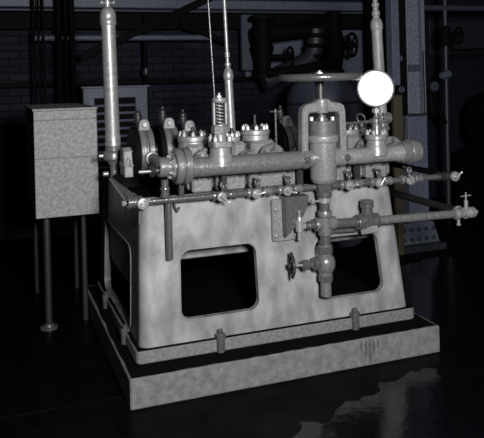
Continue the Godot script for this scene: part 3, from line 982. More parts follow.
func build_drip_line() -> void:
	var y := 0.952
	var z := -0.13
	var t := thing("drip_pipe", "thin iron drip pipe with a row of test cocks along the pedestal top", "pipe", Vector3(0.9, y, z))
	var mb := MB.new()
	mb.tube([Vector3(0.06, y, z), Vector3(1.06, y, z)], 0.0165, 16)
	part("pipe", mb, M.iron, t)
	mb = MB.new()
	mb.tube([Vector3(1.11, y, z), Vector3(1.93, y - 0.002, z)], 0.0165, 16)
	part("pipe", mb, M.iron, t)
	mb = MB.new()
	mb.tube([Vector3(0.072, y + 0.006, z - 0.02), Vector3(0.098, y + 0.01, -0.86)], 0.019, 14)
	part("return_pipe", mb, M.iron, t)
	mb = MB.new()
	mb.tube([Vector3(0.032, y + 0.004, z - 0.02), Vector3(0.062, y + 0.03, -0.8)], 0.006, 10)
	part("thin_tube", mb, M.steel, t)
	mb = MB.new()
	mb.tube([Vector3(1.915, y, z), Vector3(1.915, y + 0.002, -1.25)], 0.018, 14)
	part("return_pipe", mb, M.black, t)
	mb = MB.new()
	fitting(mb, Vector3(0.068, y + 0.002, z), X, 0.07, 0.026)
	mb.cyl(Vector3(0.03, y, z), Vector3(0.015, y, z), 0.01, 0.002, 10)
	part("elbow", mb, M.iron, t)
	mb = MB.new()
	mb.hexa(Vector3(0.022, y, z), -X, 0.013, 0.016, 6)
	part("plug_nut", mb, M.steel, t)
	cock(t, Vector3(0.102, y - 0.002, z), 0.75, 1.15)
	mb = MB.new()
	mb.tube(bend([Vector3(0.105, y - 0.01, z - 0.01), Vector3(0.098, y - 0.06, z - 0.02), Vector3(0.098, y - 0.11, z - 0.025)], 0.02), 0.009, 10)
	part("drip_tail", mb, M.cast2, t)
	var xs := [0.506, 0.695, 0.87, 1.238, 1.425, 1.625]
	var tl := [-0.7, 0.2, -0.2, 0.15, 0.9, 2.2]
	for k in xs.size():
		mb = MB.new()
		fitting(mb, Vector3(xs[k], y, z), X, 0.075, 0.021)
		fitting(mb, Vector3(xs[k] + 0.075, y, z), X, 0.045, 0.0205)
		var f := part("tee", mb, M.cast2 if k > 0 else M.iron, t)
		cock(t, Vector3(xs[k], y - 0.001, z + 0.005), tl[k])
		# hooked tube that brings the drip down from the cylinder
		mb = MB.new()
		mb.tube(bend([Vector3(xs[k] + 0.02, y + 0.01, z - 0.01), Vector3(xs[k] + 0.022, y + 0.052, z + 0.005), Vector3(xs[k] + 0.03, y + 0.06, z - 0.07)], 0.022), 0.008, 10)
		part("hook_tube", mb, M.iron, t)
		mb = MB.new()
		mb.torus(Vector3(xs[k] + 0.028, y + 0.048, z - 0.012), Vector3(0.3, 0.1, 1), 0.017, 0.005, 20, 8)
		part("hose_ring", mb, M.iron, t)
	mb = MB.new()
	fitting(mb, Vector3(1.86, y - 0.002, z), X, 0.05, 0.022)
	fitting(mb, Vector3(1.92, y - 0.002, z), X, 0.07, 0.022)
	part("elbow", mb, M.dark, t)
	cock(t, Vector3(1.93, y - 0.002, z + 0.0), 0.7, 1.1)
	# open overflow pipe hanging down the pedestal face, and a wire hook beside it
	var o := thing("overflow_pipe", "short open iron pipe hanging down the pedestal face below the drip pipe", "pipe", Vector3(0.245, 0.8, -0.158))
	mb = MB.new()
	mb.lathe([Vector2(0.012, 0.02), Vector2(0.012, 0), Vector2(0.0175, 0), Vector2(0.0175, 0.315), Vector2(0, 0.315)], MB.ax(Vector3(0.245, 0.647, -0.158), Y), 16)
	part("pipe", mb, M.iron, o)
	mb = MB.new()
	mb.tube(bend([Vector3(0.275, 0.95, -0.16), Vector3(0.28, 0.905, -0.165), Vector3(0.295, 0.878, -0.165), Vector3(0.305, 0.905, -0.165)], 0.012), 0.005, 8)
	part("hook", mb, M.iron, o)

# ---------------------------------------------------------------- spring safety valve on the header
func build_safety_valve() -> void:
	var x := 0.508
	var z := -0.1
	var t := thing("safety_valve", "spring loaded safety valve with open cage standing on the header pipe", "valve", Vector3(x, 1.202, z))
	var mb := MB.new()
	mb.prism(MB.round_rect(Rect2(-0.052, -0.052, 0.104, 0.104), 0.02, 4), 0.032, Transform3D(Basis(X, Z, -Y) , Vector3(x, 1.218, z)), 0.004)
	part("flange", mb, M.mid, t)
	for a in [Vector2(-1, -1), Vector2(1, -1), Vector2(-1, 1), Vector2(1, 1)]:
		bolt(t, "bolt", Vector3(x + a.x * 0.038, 1.233, z + a.y * 0.038), Y, 0.013, 0.024, 0.01, M.steel)
	mb = MB.new()
	mb.lathe([Vector2(0.034, 0), Vector2(0.03, 0.02), Vector2(0.03, 0.05), Vector2(0, 0.05)], MB.ax(Vector3(x, 1.233, z), Y), 20)
	part("neck", mb, M.mid, t)
	mb = MB.new()
	mb.hexa(Vector3(x, 1.27, z), Y, 0.044, 0.04, 6, 0.45)
	part("hex_body", mb, M.mid, t)
	mb = MB.new()
	mb.cyl(Vector3(x, 1.31, z), Vector3(x, 1.318, z), 0.038, 0.002, 24)
	mb.lathe([Vector2(0, 0), Vector2(0.036, 0), Vector2(0.038, 0.003), Vector2(0.038, 0.02), Vector2(0.034, 0.024), Vector2(0, 0.026)], MB.ax(Vector3(x, 1.428, z), Y), 24)
	var cage := part("cage", mb, M.galv, t)
	for s in [-1.0, 1.0]:
		mb = MB.new()
		mb.box(Vector3(x + s * 0.0315, 1.372, z), Vector3(0.012, 0.115, 0.026), 0.003)
		part("cage_bar", mb, M.galv, cage)
	mb = MB.new()
	mb.box(Vector3(x, 1.372, z - 0.033), Vector3(0.05, 0.115, 0.005), 0.002)
	part("back_plate", mb, M.black, cage)
	mb = MB.new()
	var pts: Array = []
	for i in 6 * 16 + 1: pts.append(Vector3(x + cos(TAU * i / 16.0) * 0.0165, lerpf(1.322, 1.424, i / 96.0), z + sin(TAU * i / 16.0) * 0.0165))
	mb.tube(pts, 0.0048, 8)
	part("spring", mb, M.galv, t)
	mb = MB.new()
	mb.cyl(Vector3(x, 1.31, z), Vector3(x, 1.43, z), 0.009, 0.001, 10)
	part("spindle", mb, M.dark, t)
	bolt(t, "cap_nut", Vector3(x, 1.453, z), Y, 0.014, 0.012, 0.012, M.steel)
	mb = MB.new()
	mb.tube([Vector3(0.484, 1.452, z), Vector3(0.462, 1.96, z), Vector3(0.42, 2.9, z)], 0.0045, 8)
	single("pull_rod", mb, M.iron, Vector3(0.484, 1.452, z), "thin rod rising from the top of the spring safety valve", "rod")

# ---------------------------------------------------------------- pressure gauge
func build_gauge() -> void:
	var x := 1.416
	var z := -0.1
	var t := thing("pressure_gauge", "round pressure gauge with blank white dial on a short stem", "gauge", Vector3(x, 1.19, z))
	var mb := MB.new()
	mb.lathe([Vector2(0, 0), Vector2(0.056, 0), Vector2(0.06, 0.004), Vector2(0.06, 0.024), Vector2(0.056, 0.03), Vector2(0, 0.03)], MB.ax(Vector3(x, 1.19, z), Y), 28)
	part("flange", mb, M.mid, t)
	for b in 6:
		var a := TAU * b / 6 + 0.3
		bolt(t, "bolt", Vector3(x + cos(a) * 0.048, 1.22, z + sin(a) * 0.048), Y, 0.012, 0.02, 0.006, M.steel)
	mb = MB.new()
	mb.lathe([Vector2(0.028, 0), Vector2(0.024, 0.012), Vector2(0.024, 0.06), Vector2(0.03, 0.064), Vector2(0.03, 0.085), Vector2(0.022, 0.09), Vector2(0.014, 0.10), Vector2(0.014, 0.18), Vector2(0, 0.18)], MB.ax(Vector3(x + 0.004, 1.218, z), Y), 18)
	part("stem", mb, M.cast2, t)
	mb = MB.new()
	mb.hexa(Vector3(x + 0.004, 1.34, z), Y, 0.022, 0.022)
	part("hex_nut", mb, M.steel, t)
	mb = MB.new()
	mb.cyl(Vector3(x + 0.01, 1.295, z + 0.01), Vector3(x + 0.01, 1.295, z + 0.045), 0.017, 0.003, 14)
	mb.tube([Vector3(x - 0.012, 1.293, z + 0.05), Vector3(x + 0.032, 1.297, z + 0.05)], 0.006, 8)
	part("gauge_cock", mb, M.cast2, t)
	var c := Vector3(x - 0.002, 1.474, z)
	var d := Vector3(-0.37, 0.02, 1).normalized()
	var xf := MB.ax(c, d)
	mb = MB.new()
	mb.lathe([Vector2(0, -0.03), Vector2(0.094, -0.03), Vector2(0.099, -0.024), Vector2(0.099, 0.022), Vector2(0.103, 0.026), Vector2(0.103, 0.034), Vector2(0.099, 0.038), Vector2(0.094, 0.034), Vector2(0.094, 0.024), Vector2(0, 0.024)], xf, 48)
	part("case", mb, M.mid, t)
	mb = MB.new()
	mb.lathe([Vector2(0.094, 0.024), Vector2(0.094, 0.031), Vector2(0, 0.031)], xf, 48)
	var dial := part("dial", mb, M.white, t)
	dial.set_meta("label", "blank white dial face")
	# small needle valve on a thin tube beside the gauge
	mb = MB.new()
	mb.tube([Vector3(1.225, 1.285, z - 0.02), Vector3(1.40, 1.292, z - 0.02)], 0.008, 10)
	mb.torus(Vector3(1.335, 1.312, z - 0.02), Vector3(0.1, 0.5, 1), 0.026, 0.004, 24, 6)
	part("needle_valve", mb, M.iron, t)

# ---------------------------------------------------------------- eccentrics on the crankshaft
func build_eccentrics() -> void:
	var zc := -0.70
	var yc := 1.145
	var mb := MB.new()
	mb.cyl(Vector3(0.12, yc, zc), Vector3(1.62, yc, zc), 0.032, 0.004, 20)
	var s := thing("crankshaft", "dark crankshaft through the eccentrics behind the pump cylinders", "shaft", Vector3(0.84, yc, zc))
	part("shaft", mb, M.dark, s)
	for x in [0.140, 1.58]:
		var b := thing("shaft_bearing", "light grey bearing block beside the eccentrics" if x < 1 else "light grey bearing block at the gauge end of the crankshaft", "bearing", Vector3(x, 0.955, zc), "crankshaft bearings")
		mb = MB.new()
		mb.prism([Vector2(-0.09, 0.955), Vector2(0.09, 0.955), Vector2(0.055, 1.10), Vector2(0.045, 1.15), Vector2(0.02, 1.17), Vector2(-0.02, 1.17), Vector2(-0.045, 1.15), Vector2(-0.055, 1.10)], 0.05, Transform3D(Basis(-Z, Y, X), Vector3(x, 0, zc)), 0.006)
		part("block", mb, M.cast, b)
		mb = MB.new()
		mb.prism([Vector2(-0.07, 1.06), Vector2(0.07, 1.06), Vector2(0.07, 1.085), Vector2(-0.07, 1.085)], 0.058, Transform3D(Basis(-Z, Y, X), Vector3(x, 0, zc)), 0.006)
		part("cap", mb, M.cast2, b)
		mb = MB.new()
		mb.box(Vector3(x, 0.982, zc), Vector3(0.10, 0.055, 0.24), 0.006)
		part("sole_plate", mb, M.black, b)
		for e in [-0.055, 0.055]: bolt(b, "bolt", Vector3(x, 1.085, zc + e), Y, 0.015, 0.02, 0.012, M.steel)
	var labels := ["eccentric strap with oil cup next to the light grey bearing block", "eccentric strap with oil cup, second from the light grey bearing block",
		"eccentric strap with oil cup behind the head of the pump cylinder", "eccentric strap with oil cup between the tall stud and the valve yoke"]
	var xs := [0.236, 0.382, 0.505, 1.128]
	var base_y := yc
	for k in 4:
		var x: float = xs[k]
		yc = base_y + [-0.008, -0.004, -0.026, -0.026][k]
		var r := 0.146
		var t := thing("eccentric_strap", labels[k], "eccentric", Vector3(x, yc, zc), "eccentric straps on the crankshaft")
		mb = MB.new()
		mb.lathe([Vector2(0, 0), Vector2(r + 0.004, 0), Vector2(r + 0.008, 0.006), Vector2(r + 0.008, 0.028), Vector2(0, 0.028)], MB.ax(Vector3(x - 0.066, yc - 0.005, zc), X), 44)
		part("eccentric_disc", mb, M.black, t)
		mb = MB.new()
		mb.lathe([Vector2(0.03, 0), Vector2(r - 0.005, 0), Vector2(r, 0.004), Vector2(r, 0.030), Vector2(r - 0.004, 0.034), Vector2(r - 0.016, 0.036), Vector2(r - 0.016, 0.044), Vector2(r - 0.004, 0.046), Vector2(r, 0.050), Vector2(r, 0.076), Vector2(r - 0.005, 0.08), Vector2(0.03, 0.08)], MB.ax(Vector3(x - 0.036, yc, zc), X), 44)
		part("strap", mb, M.cast2, t)
		# lug with its bolt
		mb = MB.new()
		var lug: Array = [Vector2(-0.034, yc + r - 0.02), Vector2(0.034, yc + r - 0.02)]
		for i in 9:
			var a := PI * i / 8
			lug.append(Vector2(cos(a) * 0.03, yc + r + 0.016 + sin(a) * 0.03))
		mb.prism(lug, 0.04, Transform3D(Basis.IDENTITY, Vector3(x, 0, zc + 0.045)), 0.005)
		var lg := part("lug", mb, M.cast, t)
		mb = MB.new()
		mb.cyl(Vector3(x, yc + r + 0.016, zc + 0.06), Vector3(x, yc + r + 0.016, zc + 0.078), 0.016, 0.003, 14)
		part("bolt", mb, M.steel, lg)
		# oil cup
		mb = MB.new()
		mb.lathe([Vector2(0.01, 0), Vector2(0.01, 0.03), Vector2(0.022, 0.034), Vector2(0.024, 0.04), Vector2(0.024, 0.075), Vector2(0.02, 0.08), Vector2(0.02, 0.092), Vector2(0.008, 0.104), Vector2(0.008, 0.118), Vector2(0, 0.12)], MB.ax(Vector3(x - 0.025, yc + r - 0.01, zc), Y), 16)
		part("oil_cup", mb, M.dark, t)
		# rod that runs forward to the cylinder
		mb = MB.new()
		mb.tube(bend([Vector3(x + 0.02, yc - 0.02, zc + 0.13), Vector3(x + 0.03, yc - 0.03, zc + 0.26), Vector3(x + 0.05, yc - 0.10, zc + 0.36)], 0.05), 0.03, 16)
		part("rod", mb, M.cast2, t)
		mb = MB.new()
		mb.torus(Vector3(x + 0.02, yc - 0.022, zc + 0.15), Vector3(0.07, -0.05, 1), 0.03, 0.01, 24, 8)
		part("rod_collar", mb, M.galv, t)

# ---------------------------------------------------------------- standpipes
func build_standpipes() -> void:
	var t := thing("standpipe", "stout pale standpipe with domed cap beside the louvred cabinet", "standpipe", Vector3(0.122, 0.96, -0.92))
	var tilt := Vector3(-0.016, 1, 0).normalized()
	var f := Vector3(0.122, 0.0, -0.92)
	var xf := MB.ax(f, tilt)
	var mb := MB.new()
	mb.lathe([Vector2(0, 1.16), Vector2(0.046, 1.16), Vector2(0.046, 1.225), Vector2(0.043, 1.23), Vector2(0.0425, 1.90), Vector2(0, 1.90)], xf, 28)
	part("barrel", mb, M.galv, t)
	mb = MB.new()
	mb.lathe([Vector2(0, 1.885), Vector2(0.046, 1.885), Vector2(0.049, 1.89), Vector2(0.049, 1.915), Vector2(0.046, 1.92), Vector2(0.049, 1.925), Vector2(0.048, 1.95), Vector2(0.041, 1.975), Vector2(0.028, 1.99), Vector2(0.018, 1.995), Vector2(0.018, 2.02), Vector2(0, 2.02)], xf, 28)
	part("domed_cap", mb, M.galv, t)
	mb = MB.new()
	mb.lathe([Vector2(0.012, 2.01), Vector2(0.028, 2.01), Vector2(0.028, 2.025), Vector2(0.016, 2.03), Vector2(0.016, 2.04), Vector2(0.024, 2.045), Vector2(0.024, 2.06), Vector2(0.015, 2.065), Vector2(0.015, 3.2), Vector2(0, 3.2)], xf, 18)
	part("upper_pipe", mb, M.galv, t)
	for s in [-1.0, 1.0]: bolt(t, "bolt", xf * Vector3(s * 0.036, 2.012, 0.01), Y, 0.01, 0.014, 0.004, M.steel)
	mb = MB.new()
	mb.lathe([Vector2(0, 1.08), Vector2(0.05, 1.08), Vector2(0.058, 1.088), Vector2(0.058, 1.125), Vector2(0.053, 1.132), Vector2(0.046, 1.135), Vector2(0.046, 1.165), Vector2(0, 1.165)], xf, 28)
	mb.lathe([Vector2(0.047, 1.085), Vector2(0.036, 1.07), Vector2(0.022, 1.045), Vector2(0.02, 1.03), Vector2(0.024, 1.024), Vector2(0.02, 1.018), Vector2(0.023, 0.985), Vector2(0.02, 0.97), Vector2(0.02, 0.955), Vector2(0, 0.955)], xf, 24)
	var ft := part("foot", mb, M.cast2, t)
	for e in [[-0.085, 1.108], [0.06, 1.122], [0.10, 1.105]]:
		mb = MB.new()
		mb.cyl(Vector3(0.112 + e[0] - 0.014, e[1], -0.9), Vector3(0.112 + e[0] + 0.014, e[1], -0.9), 0.012, 0.003, 12)
		part("bolt", mb, M.steel, ft)
	for e in [-0.055, 0.05]:
		mb = MB.new()
		mb.cyl(Vector3(0.107 + e - 0.016, 1.0, -0.9), Vector3(0.107 + e + 0.016, 1.0, -0.9), 0.014, 0.003, 12)
		part("bolt", mb, M.steel, ft)
	# slender standpipe behind the safety valve
	t = thing("standpipe", "slender pale standpipe stepping to a thin pipe behind the spring safety valve", "standpipe", Vector3(0.862, 0.955, -0.9))
	xf = MB.ax(Vector3(0.885, 0.0, -0.9), Vector3(-0.03, 1, 0))
	mb = MB.new()
	mb.lathe([Vector2(0, 0.955), Vector2(0.033, 0.955), Vector2(0.0285, 1.25), Vector2(0.026, 1.55), Vector2(0, 1.55)], xf, 24)
	part("barrel", mb, M.galv, t)
	mb = MB.new()
	mb.lathe([Vector2(0, 1.54), Vector2(0.029, 1.54), Vector2(0.033, 1.55), Vector2(0.033, 1.575), Vector2(0.028, 1.60), Vector2(0.014, 1.62), Vector2(0.014, 1.625), Vector2(0.02, 1.63), Vector2(0.02, 1.648), Vector2(0.012, 1.652), Vector2(0.012, 1.68), Vector2(0.016, 1.684), Vector2(0.016, 1.715), Vector2(0.0115, 1.72), Vector2(0.0115, 3.2), Vector2(0, 3.2)], xf, 20)
	part("upper_pipe", mb, M.galv, t)
	# right standpipe behind the gauge
	t = thing("standpipe", "grey standpipe with ringed cap rising behind the pressure gauge", "standpipe", Vector3(1.79, 0.955, -0.65))
	xf = MB.ax(Vector3(1.84, 0.0, -0.65), Vector3(-0.036, 1, 0))
	mb = MB.new()
	mb.lathe([Vector2(0, 0.955), Vector2(0.04, 0.955), Vector2(0.036, 1.2), Vector2(0.0345, 1.845), Vector2(0, 1.845)], xf, 24)
	part("barrel", mb, M.cast, t)
	mb = MB.new()
	mb.lathe([Vector2(0, 1.84), Vector2(0.038, 1.84), Vector2(0.040, 1.845), Vector2(0.040, 1.875), Vector2(0.034, 1.90), Vector2(0.022, 1.915), Vector2(0.022, 1.93), Vector2(0.026, 1.935), Vector2(0.026, 1.96), Vector2(0.018, 1.965), Vector2(0.018, 1.985), Vector2(0.024, 1.99), Vector2(0.024, 2.01), Vector2(0.016, 2.015), Vector2(0.016, 3.2), Vector2(0, 3.2)], xf, 20)
	part("upper_pipe", mb, M.cast, t)
	mb = MB.new()
	fitting(mb, Vector3(1.805, 1.27, -0.62), X, 0.06, 0.03)
	fitting(mb, Vector3(1.80, 1.24, -0.65), Y, 0.1, 0.04)
	part("tee", mb, M.cast2, t)
	# small T-handled cock between the cylinder and the yoke
	t = thing("vent_cock", "slim T-handled vent cock between the tall studded cylinder and the yoke", "cock", Vector3(1.02, 1.0, -0.58))
	mb = MB.new()
	mb.cyl(Vector3(1.02, 0.955, -0.58), Vector3(1.02, 1.36, -0.58), 0.007, 0.002, 10)
	part("stem", mb, M.iron, t)
	mb = MB.new()
	mb.tube([Vector3(0.985, 1.345, -0.58), Vector3(1.05, 1.34, -0.58)], 0.006, 8)
	part("handle", mb, M.iron, t)

# ---------------------------------------------------------------- sheet metal tank on legs
func build_tank_box() -> void:
	var t := thing("metal_tank", "tall plain grey sheet metal tank on pipe legs left of the machine", "tank", Vector3(-0.145, 0, -1.7))
	var mb := MB.new()
	mb.box(Vector3(-0.142, 1.043, -1.68), Vector3(0.384, 0.66, 0.96), 0.008)
	part("shell", mb, M.boxpaint, t)
	# three front sheets with a seam between each
	for e in [[1.3745, 1.3178], [1.3162, 1.0798], [1.0782, 0.713]]:
		mb = MB.new()
		mb.box(Vector3(-0.142, (e[0] + e[1]) / 2, -1.198), Vector3(0.386, e[0] - e[1], 0.01), 0.003)
		part("front_sheet", mb, M.boxpaint, t)
	mb = MB.new()
	mb.box(Vector3(-0.142, 1.382, -1.68), Vector3(0.40, 0.014, 0.98), 0.003)
	part("lid", mb, M.boxpaint, t)
	mb = MB.new()
	mb.cyl(Vector3(-0.266, 0.012, -1.29), Vector3(-0.266, 0.72, -1.29), 0.022, 0.002, 16)
	var lg := part("leg", mb, M.dark, t)
	mb = MB.new()
	mb.lathe([Vector2(0.024, 0.03), Vector2(0.03, 0.028), Vector2(0.034, 0.012), Vector2(0.055, 0.01), Vector2(0.055, 0.0), Vector2(0, 0.0)], MB.ax(Vector3(-0.266, 0, -1.29), Y), 20)
	part("foot_flange", mb, M.iron, lg)
	for p in [Vector3(-0.29, 0, -2.08), Vector3(0.0, 0, -2.08), Vector3(-0.03, 0, -1.35)]:
		mb = MB.new()
		mb.cyl(p, p + Vector3(0, 0.72, 0), 0.018, 0.002, 12)
		part("leg", mb, M.dark, t)

# ---------------------------------------------------------------- behind the machine
func wheel(mb: MB, c: Vector3, axis: Vector3, r: float, tube_r: float) -> void:
	mb.torus(c, axis, r, tube_r, 32, 8)
	var xf := MB.ax(c, axis)
	for k in 5:
		var a := TAU * k / 5
		mb.tube([c, xf * Vector3(cos(a) * r, 0, sin(a) * r)], tube_r * 0.7, 6)
	mb.cyl(c - axis.normalized() * 0.03, c + axis.normalized() * 0.03, tube_r * 2.0, 0.003, 12)

func build_background() -> void:
	var mb: MB
	# steel column with riveted foot
	var zc := -1.9
	var t := thing("steel_column", "blue-grey built-up steel column with riveted foot on the wet floor", "column", Vector3(2.88, 0, -2.05))
	mb = MB.new()
	mb.box(Vector3(2.995, 1.9, zc - 0.15), Vector3(0.125, 3.0, 0.02), 0.004)
	part("face_plate", mb, M.colpaint, t)
	mb = MB.new()
	mb.box(Vector3(3.075, 1.9, zc - 0.14), Vector3(0.03, 3.0, 0.10), 0.004)
	part("edge_angle", mb, M.colpaint, t)
	mb = MB.new()
	mb.box(Vector3(2.885, 1.9, zc - 0.22), Vector3(0.16, 3.6, 0.02), 0.002)
	part("web", mb, M.black, t)
	mb = MB.new()
	mb.box(Vector3(2.785, 2.3, zc - 0.14), Vector3(0.075, 1.7, 0.10), 0.004)
	part("flange", mb, M.bluepaint, t)
	mb = MB.new()
	mb.box(Vector3(3.005, 1.60, zc - 0.13), Vector3(0.14, 0.06, 0.03), 0.004)
	part("band", mb, M.blue2, t)
	mb = MB.new()
	mb.box(Vector3(2.955, 0.70, zc - 0.10), Vector3(0.20, 0.95, 0.12), 0.006)
	part("lower_casing", mb, M.bluepaint, t)
	mb = MB.new()
	mb.prism([Vector2(2.70, 0.06), Vector2(3.13, 0.06), Vector2(3.07, 0.245), Vector2(2.73, 0.245)], 0.2, Transform3D(Basis.IDENTITY, Vector3(0, 0, zc - 0.1)), 0.006)
	var foot := part("gusset_foot", mb, M.bluepaint, t)
	for k in 10:
		mb = MB.new()
		var px := 2.76 + (k % 5) * 0.075
		var py := 0.105 if k < 5 else 0.19
		mb.lathe([Vector2(0.018, 0), Vector2(0.016, 0.008), Vector2(0.009, 0.014), Vector2(0, 0.015)], MB.ax(Vector3(px, py, zc), Z), 10)
		part("rivet", mb, M.dark, foot)
	mb = MB.new()
	mb.box(Vector3(2.915, 0.03, zc - 0.1), Vector3(0.5, 0.06, 0.3), 0.006)
	part("base_plate", mb, M.blue3, t)
	for e in [[2.885, 1.69], [2.895, 1.41]]:
		mb = MB.new()
		mb.torus(Vector3(e[0], e[1], zc - 0.19), Z, 0.022, 0.009, 16, 8)
		mb.cyl(Vector3(e[0], e[1], zc - 0.215), Vector3(e[0], e[1], zc - 0.18), 0.014, 0.002, 10)
		part("hand_nut", mb, M.blue2, t)
	mb = MB.new()
	mb.tube(bend([Vector3(3.06, 1.75, zc - 0.07), Vector3(3.065, 1.18, zc - 0.07), Vector3(2.86, 1.19, zc - 0.07), Vector3(2.85, 0.9, zc - 0.1)], 0.04), 0.013, 10)
	part("conduit", mb, M.dark, t)
	# timber post beside the column
	mb = MB.new()
	mb.box(Vector3(2.70, 0.86, zc + 0.03), Vector3(0.085, 1.02, 0.05), 0.005)
	var wp := thing("timber_post", "short brown timber post beside the steel column", "post", Vector3(2.69, 0, zc - 0.02))
	part("post", mb, M.wood, wp)
	mb = MB.new()
	mb.box(Vector3(2.70, 0.175, zc + 0.03), Vector3(0.05, 0.35, 0.05), 0.004)
	part("stub", mb, M.wood, wp)
	# louvred cabinet against the wall
	t = thing("louvred_cabinet", "blue-grey cabinet with horizontal louvre slats against the brick wall", "cabinet", Vector3(0.556, 0, -3.65))
	mb = MB.new()
	mb.box(Vector3(0.556, 1.44, -3.42), Vector3(0.62, 0.105, 0.05), 0.006)
	mb.box(Vector3(0.556, 0.3, -3.42), Vector3(0.62, 0.6, 0.05), 0.006)
	mb.box(Vector3(0.30, 0.99, -3.42), Vector3(0.108, 0.82, 0.048), 0.006)
	mb.box(Vector3(0.806, 0.99, -3.42), Vector3(0.12, 0.82, 0.048), 0.006)
	part("frame", mb, M.bluepaint, t)
	mb = MB.new()
	mb.box(Vector3(0.556, 0.74, -3.7), Vector3(0.60, 1.46, 0.5), 0.006)
	part("carcass", mb, M.black, t)
	mb = MB.new()
	mb.box(Vector3(0.556, 1.495, -3.66), Vector3(0.66, 0.02, 0.58), 0.004)
	part("top", mb, M.bluepaint, t)
	for k in 10:
		mb = MB.new()
		mb.box(Vector3.ZERO, Vector3(0.40, 0.026, 0.01), 0.003, Transform3D(Basis(X, -0.5), Vector3(0.552, 1.315 - k * 0.074, -3.42)))
		part("slat", mb, M.bluepaint, t)
	# ceiling-level steel and pipes along the wall
	mb = MB.new()
	mb.box(Vector3(1.3, 2.345, -3.86), Vector3(4.6, 0.10, 0.14), 0.01)
	var bm := thing("steel_beam", "pale blue-grey steel beam along the top of the brick wall", "beam", Vector3(1.3, 2.3, -3.9))
	part("upper_flange", mb, M.bluepaint, bm)
	mb = MB.new()
	mb.box(Vector3(1.3, 2.16, -3.86), Vector3(4.6, 0.16, 0.16), 0.004)
	part("web", mb, M.black, bm)
	mb = MB.new()
	mb.tube([Vector3(-1.0, 2.265, -3.76), Vector3(3.5, 2.265, -3.76)], 0.014, 12)
	part("conduit", mb, M.blue2, bm)
	mb = MB.new()
	mb.tube([Vector3(-0.19, 1.985, -3.7), Vector3(1.72, 1.985, -3.7)], 0.03, 14)
	single("horizontal_pipe", mb, M.bluepaint, Vector3(0.8, 1.985, -3.7), "pale horizontal pipe on the brick wall behind the standpipe", "pipe")
	mb = MB.new()
	mb.box(Vector3(0.7, 1.535, -3.93), Vector3(3.2, 0.05, 0.10), 0.006)
	single("iron_rail", mb, M.black, Vector3(0.7, 1.535, -3.93), "black horizontal rail across the middle of the brick wall", "rail")
	mb = MB.new()
	mb.box(Vector3(-0.5, 1.10, -3.93), Vector3(1.4, 0.07, 0.10), 0.006)
	single("iron_rail", mb, M.black, Vector3(-0.5, 1.10, -3.93), "black low rail on the brick wall behind the metal tank", "rail")
	# diagonal braces
	for e in [[Vector3(0.25, 1.782, -3.62), Vector3(1.62, 2.40, -3.62), 0.075, "long black steel brace rising across the brick wall"], [Vector3(1.28, 2.12, -3.66), Vector3(1.80, 1.93, -3.66), 0.06, "short black steel brace sloping down from the long brace"]]:
		mb = MB.new()
		var a: Vector3 = e[0]
		var b: Vector3 = e[1]
		var ang := atan2(b.y - a.y, b.x - a.x)
		mb.box(Vector3.ZERO, Vector3((b - a).length(), e[2], 0.06), 0.004, Transform3D(Basis(Z, ang), (a + b) / 2))
		single("steel_brace", mb, M.black, (a + b) / 2, e[3], "brace")
	# vertical conduits
	var cs := [[-0.169, 0.014], [-0.123, 0.01], [-0.08, 0.012], [0.063, 0.032], [0.129, 0.02], [0.19, 0.026]]
	for e in cs:
		mb = MB.new()
		mb.tube([Vector3(e[0], 0.3, -3.6), Vector3(e[0] - 0.01, 3.0, -3.6)], e[1], 12)
		single("vertical_conduit", mb, M.black, Vector3(e[0], 0.3, -3.6), "thin black vertical conduit on the brick wall behind the metal tank" if e[1] < 0.018 else "thick black vertical pipe between the thin conduits and the louvred cabinet", "conduit", "thin conduits behind the metal tank" if e[1] < 0.018 else "thick pipes beside the louvred cabinet")
	t = thing("downpipe", "dark downpipe with ball coupling right of the louvred cabinet", "pipe", Vector3(0.925, 1.2, -3.72))
	mb = MB.new()
	mb.tube([Vector3(0.925, 0.0, -3.72), Vector3(0.925, 2.25, -3.72)], 0.022, 12)
	part("pipe", mb, M.black, t)
	mb = MB.new()
	mb.lathe([Vector2(0.02, -0.045), Vector2(0.036, -0.03), Vector2(0.04, 0), Vector2(0.036, 0.03), Vector2(0.02, 0.045)], MB.ax(Vector3(0.925, 1.64, -3.72), Y), 16)
	part("coupling", mb, M.dark, t)
	# blue tank behind the yoke
	t = thing("blue_tank", "blue-grey domed vertical tank standing behind the stop valve yoke", "tank", Vector3(2.36, 0, -2.6))
	mb = MB.new()
	mb.lathe([Vector2(0, 0), Vector2(0.33, 0), Vector2(0.34, 0.01), Vector2(0.34, 1.30), Vector2(0.33, 1.38), Vector2(0.29, 1.46), Vector2(0.22, 1.53), Vector2(0.12, 1.58), Vector2(0, 1.60)], MB.ax(Vector3(2.36, 0.0, -2.6), Y), 40)
	part("shell", mb, M.blue2, t)
	mb = MB.new()
	mb.torus(Vector3(2.36, 1.30, -2.6), Y, 0.34, 0.012, 48, 8)
	part("seam_ring", mb, M.blue3, t)
	# two gate valves on a dark pipe run, high on the wall
	t = thing("gate_valve", "black gate valve with upright handwheel left of the finned pipe elbow", "valve", Vector3(2.2, 1.75, -3.4), "gate valves on the high pipe run")
	mb = MB.new()
	mb.lathe([Vector2(0, -0.3), Vector2(0.11, -0.3), Vector2(0.11, -0.26), Vector2(0.08, -0.25), Vector2(0.09, -0.1), Vector2(0.12, 0), Vector2(0.09, 0.1), Vector2(0.08, 0.28), Vector2(0.13, 0.29), Vector2(0.13, 0.34), Vector2(0, 0.34)], MB.ax(Vector3(2.10, 1.85, -3.42), Y), 22)
	part("valve_body", mb, M.black, t)
	mb = MB.new()
	mb.cyl(Vector3(2.18, 1.76, -3.40), Vector3(2.44, 1.76, -3.40), 0.03, 0.003, 14)
	part("stem", mb, M.black, t)
	mb = MB.new()
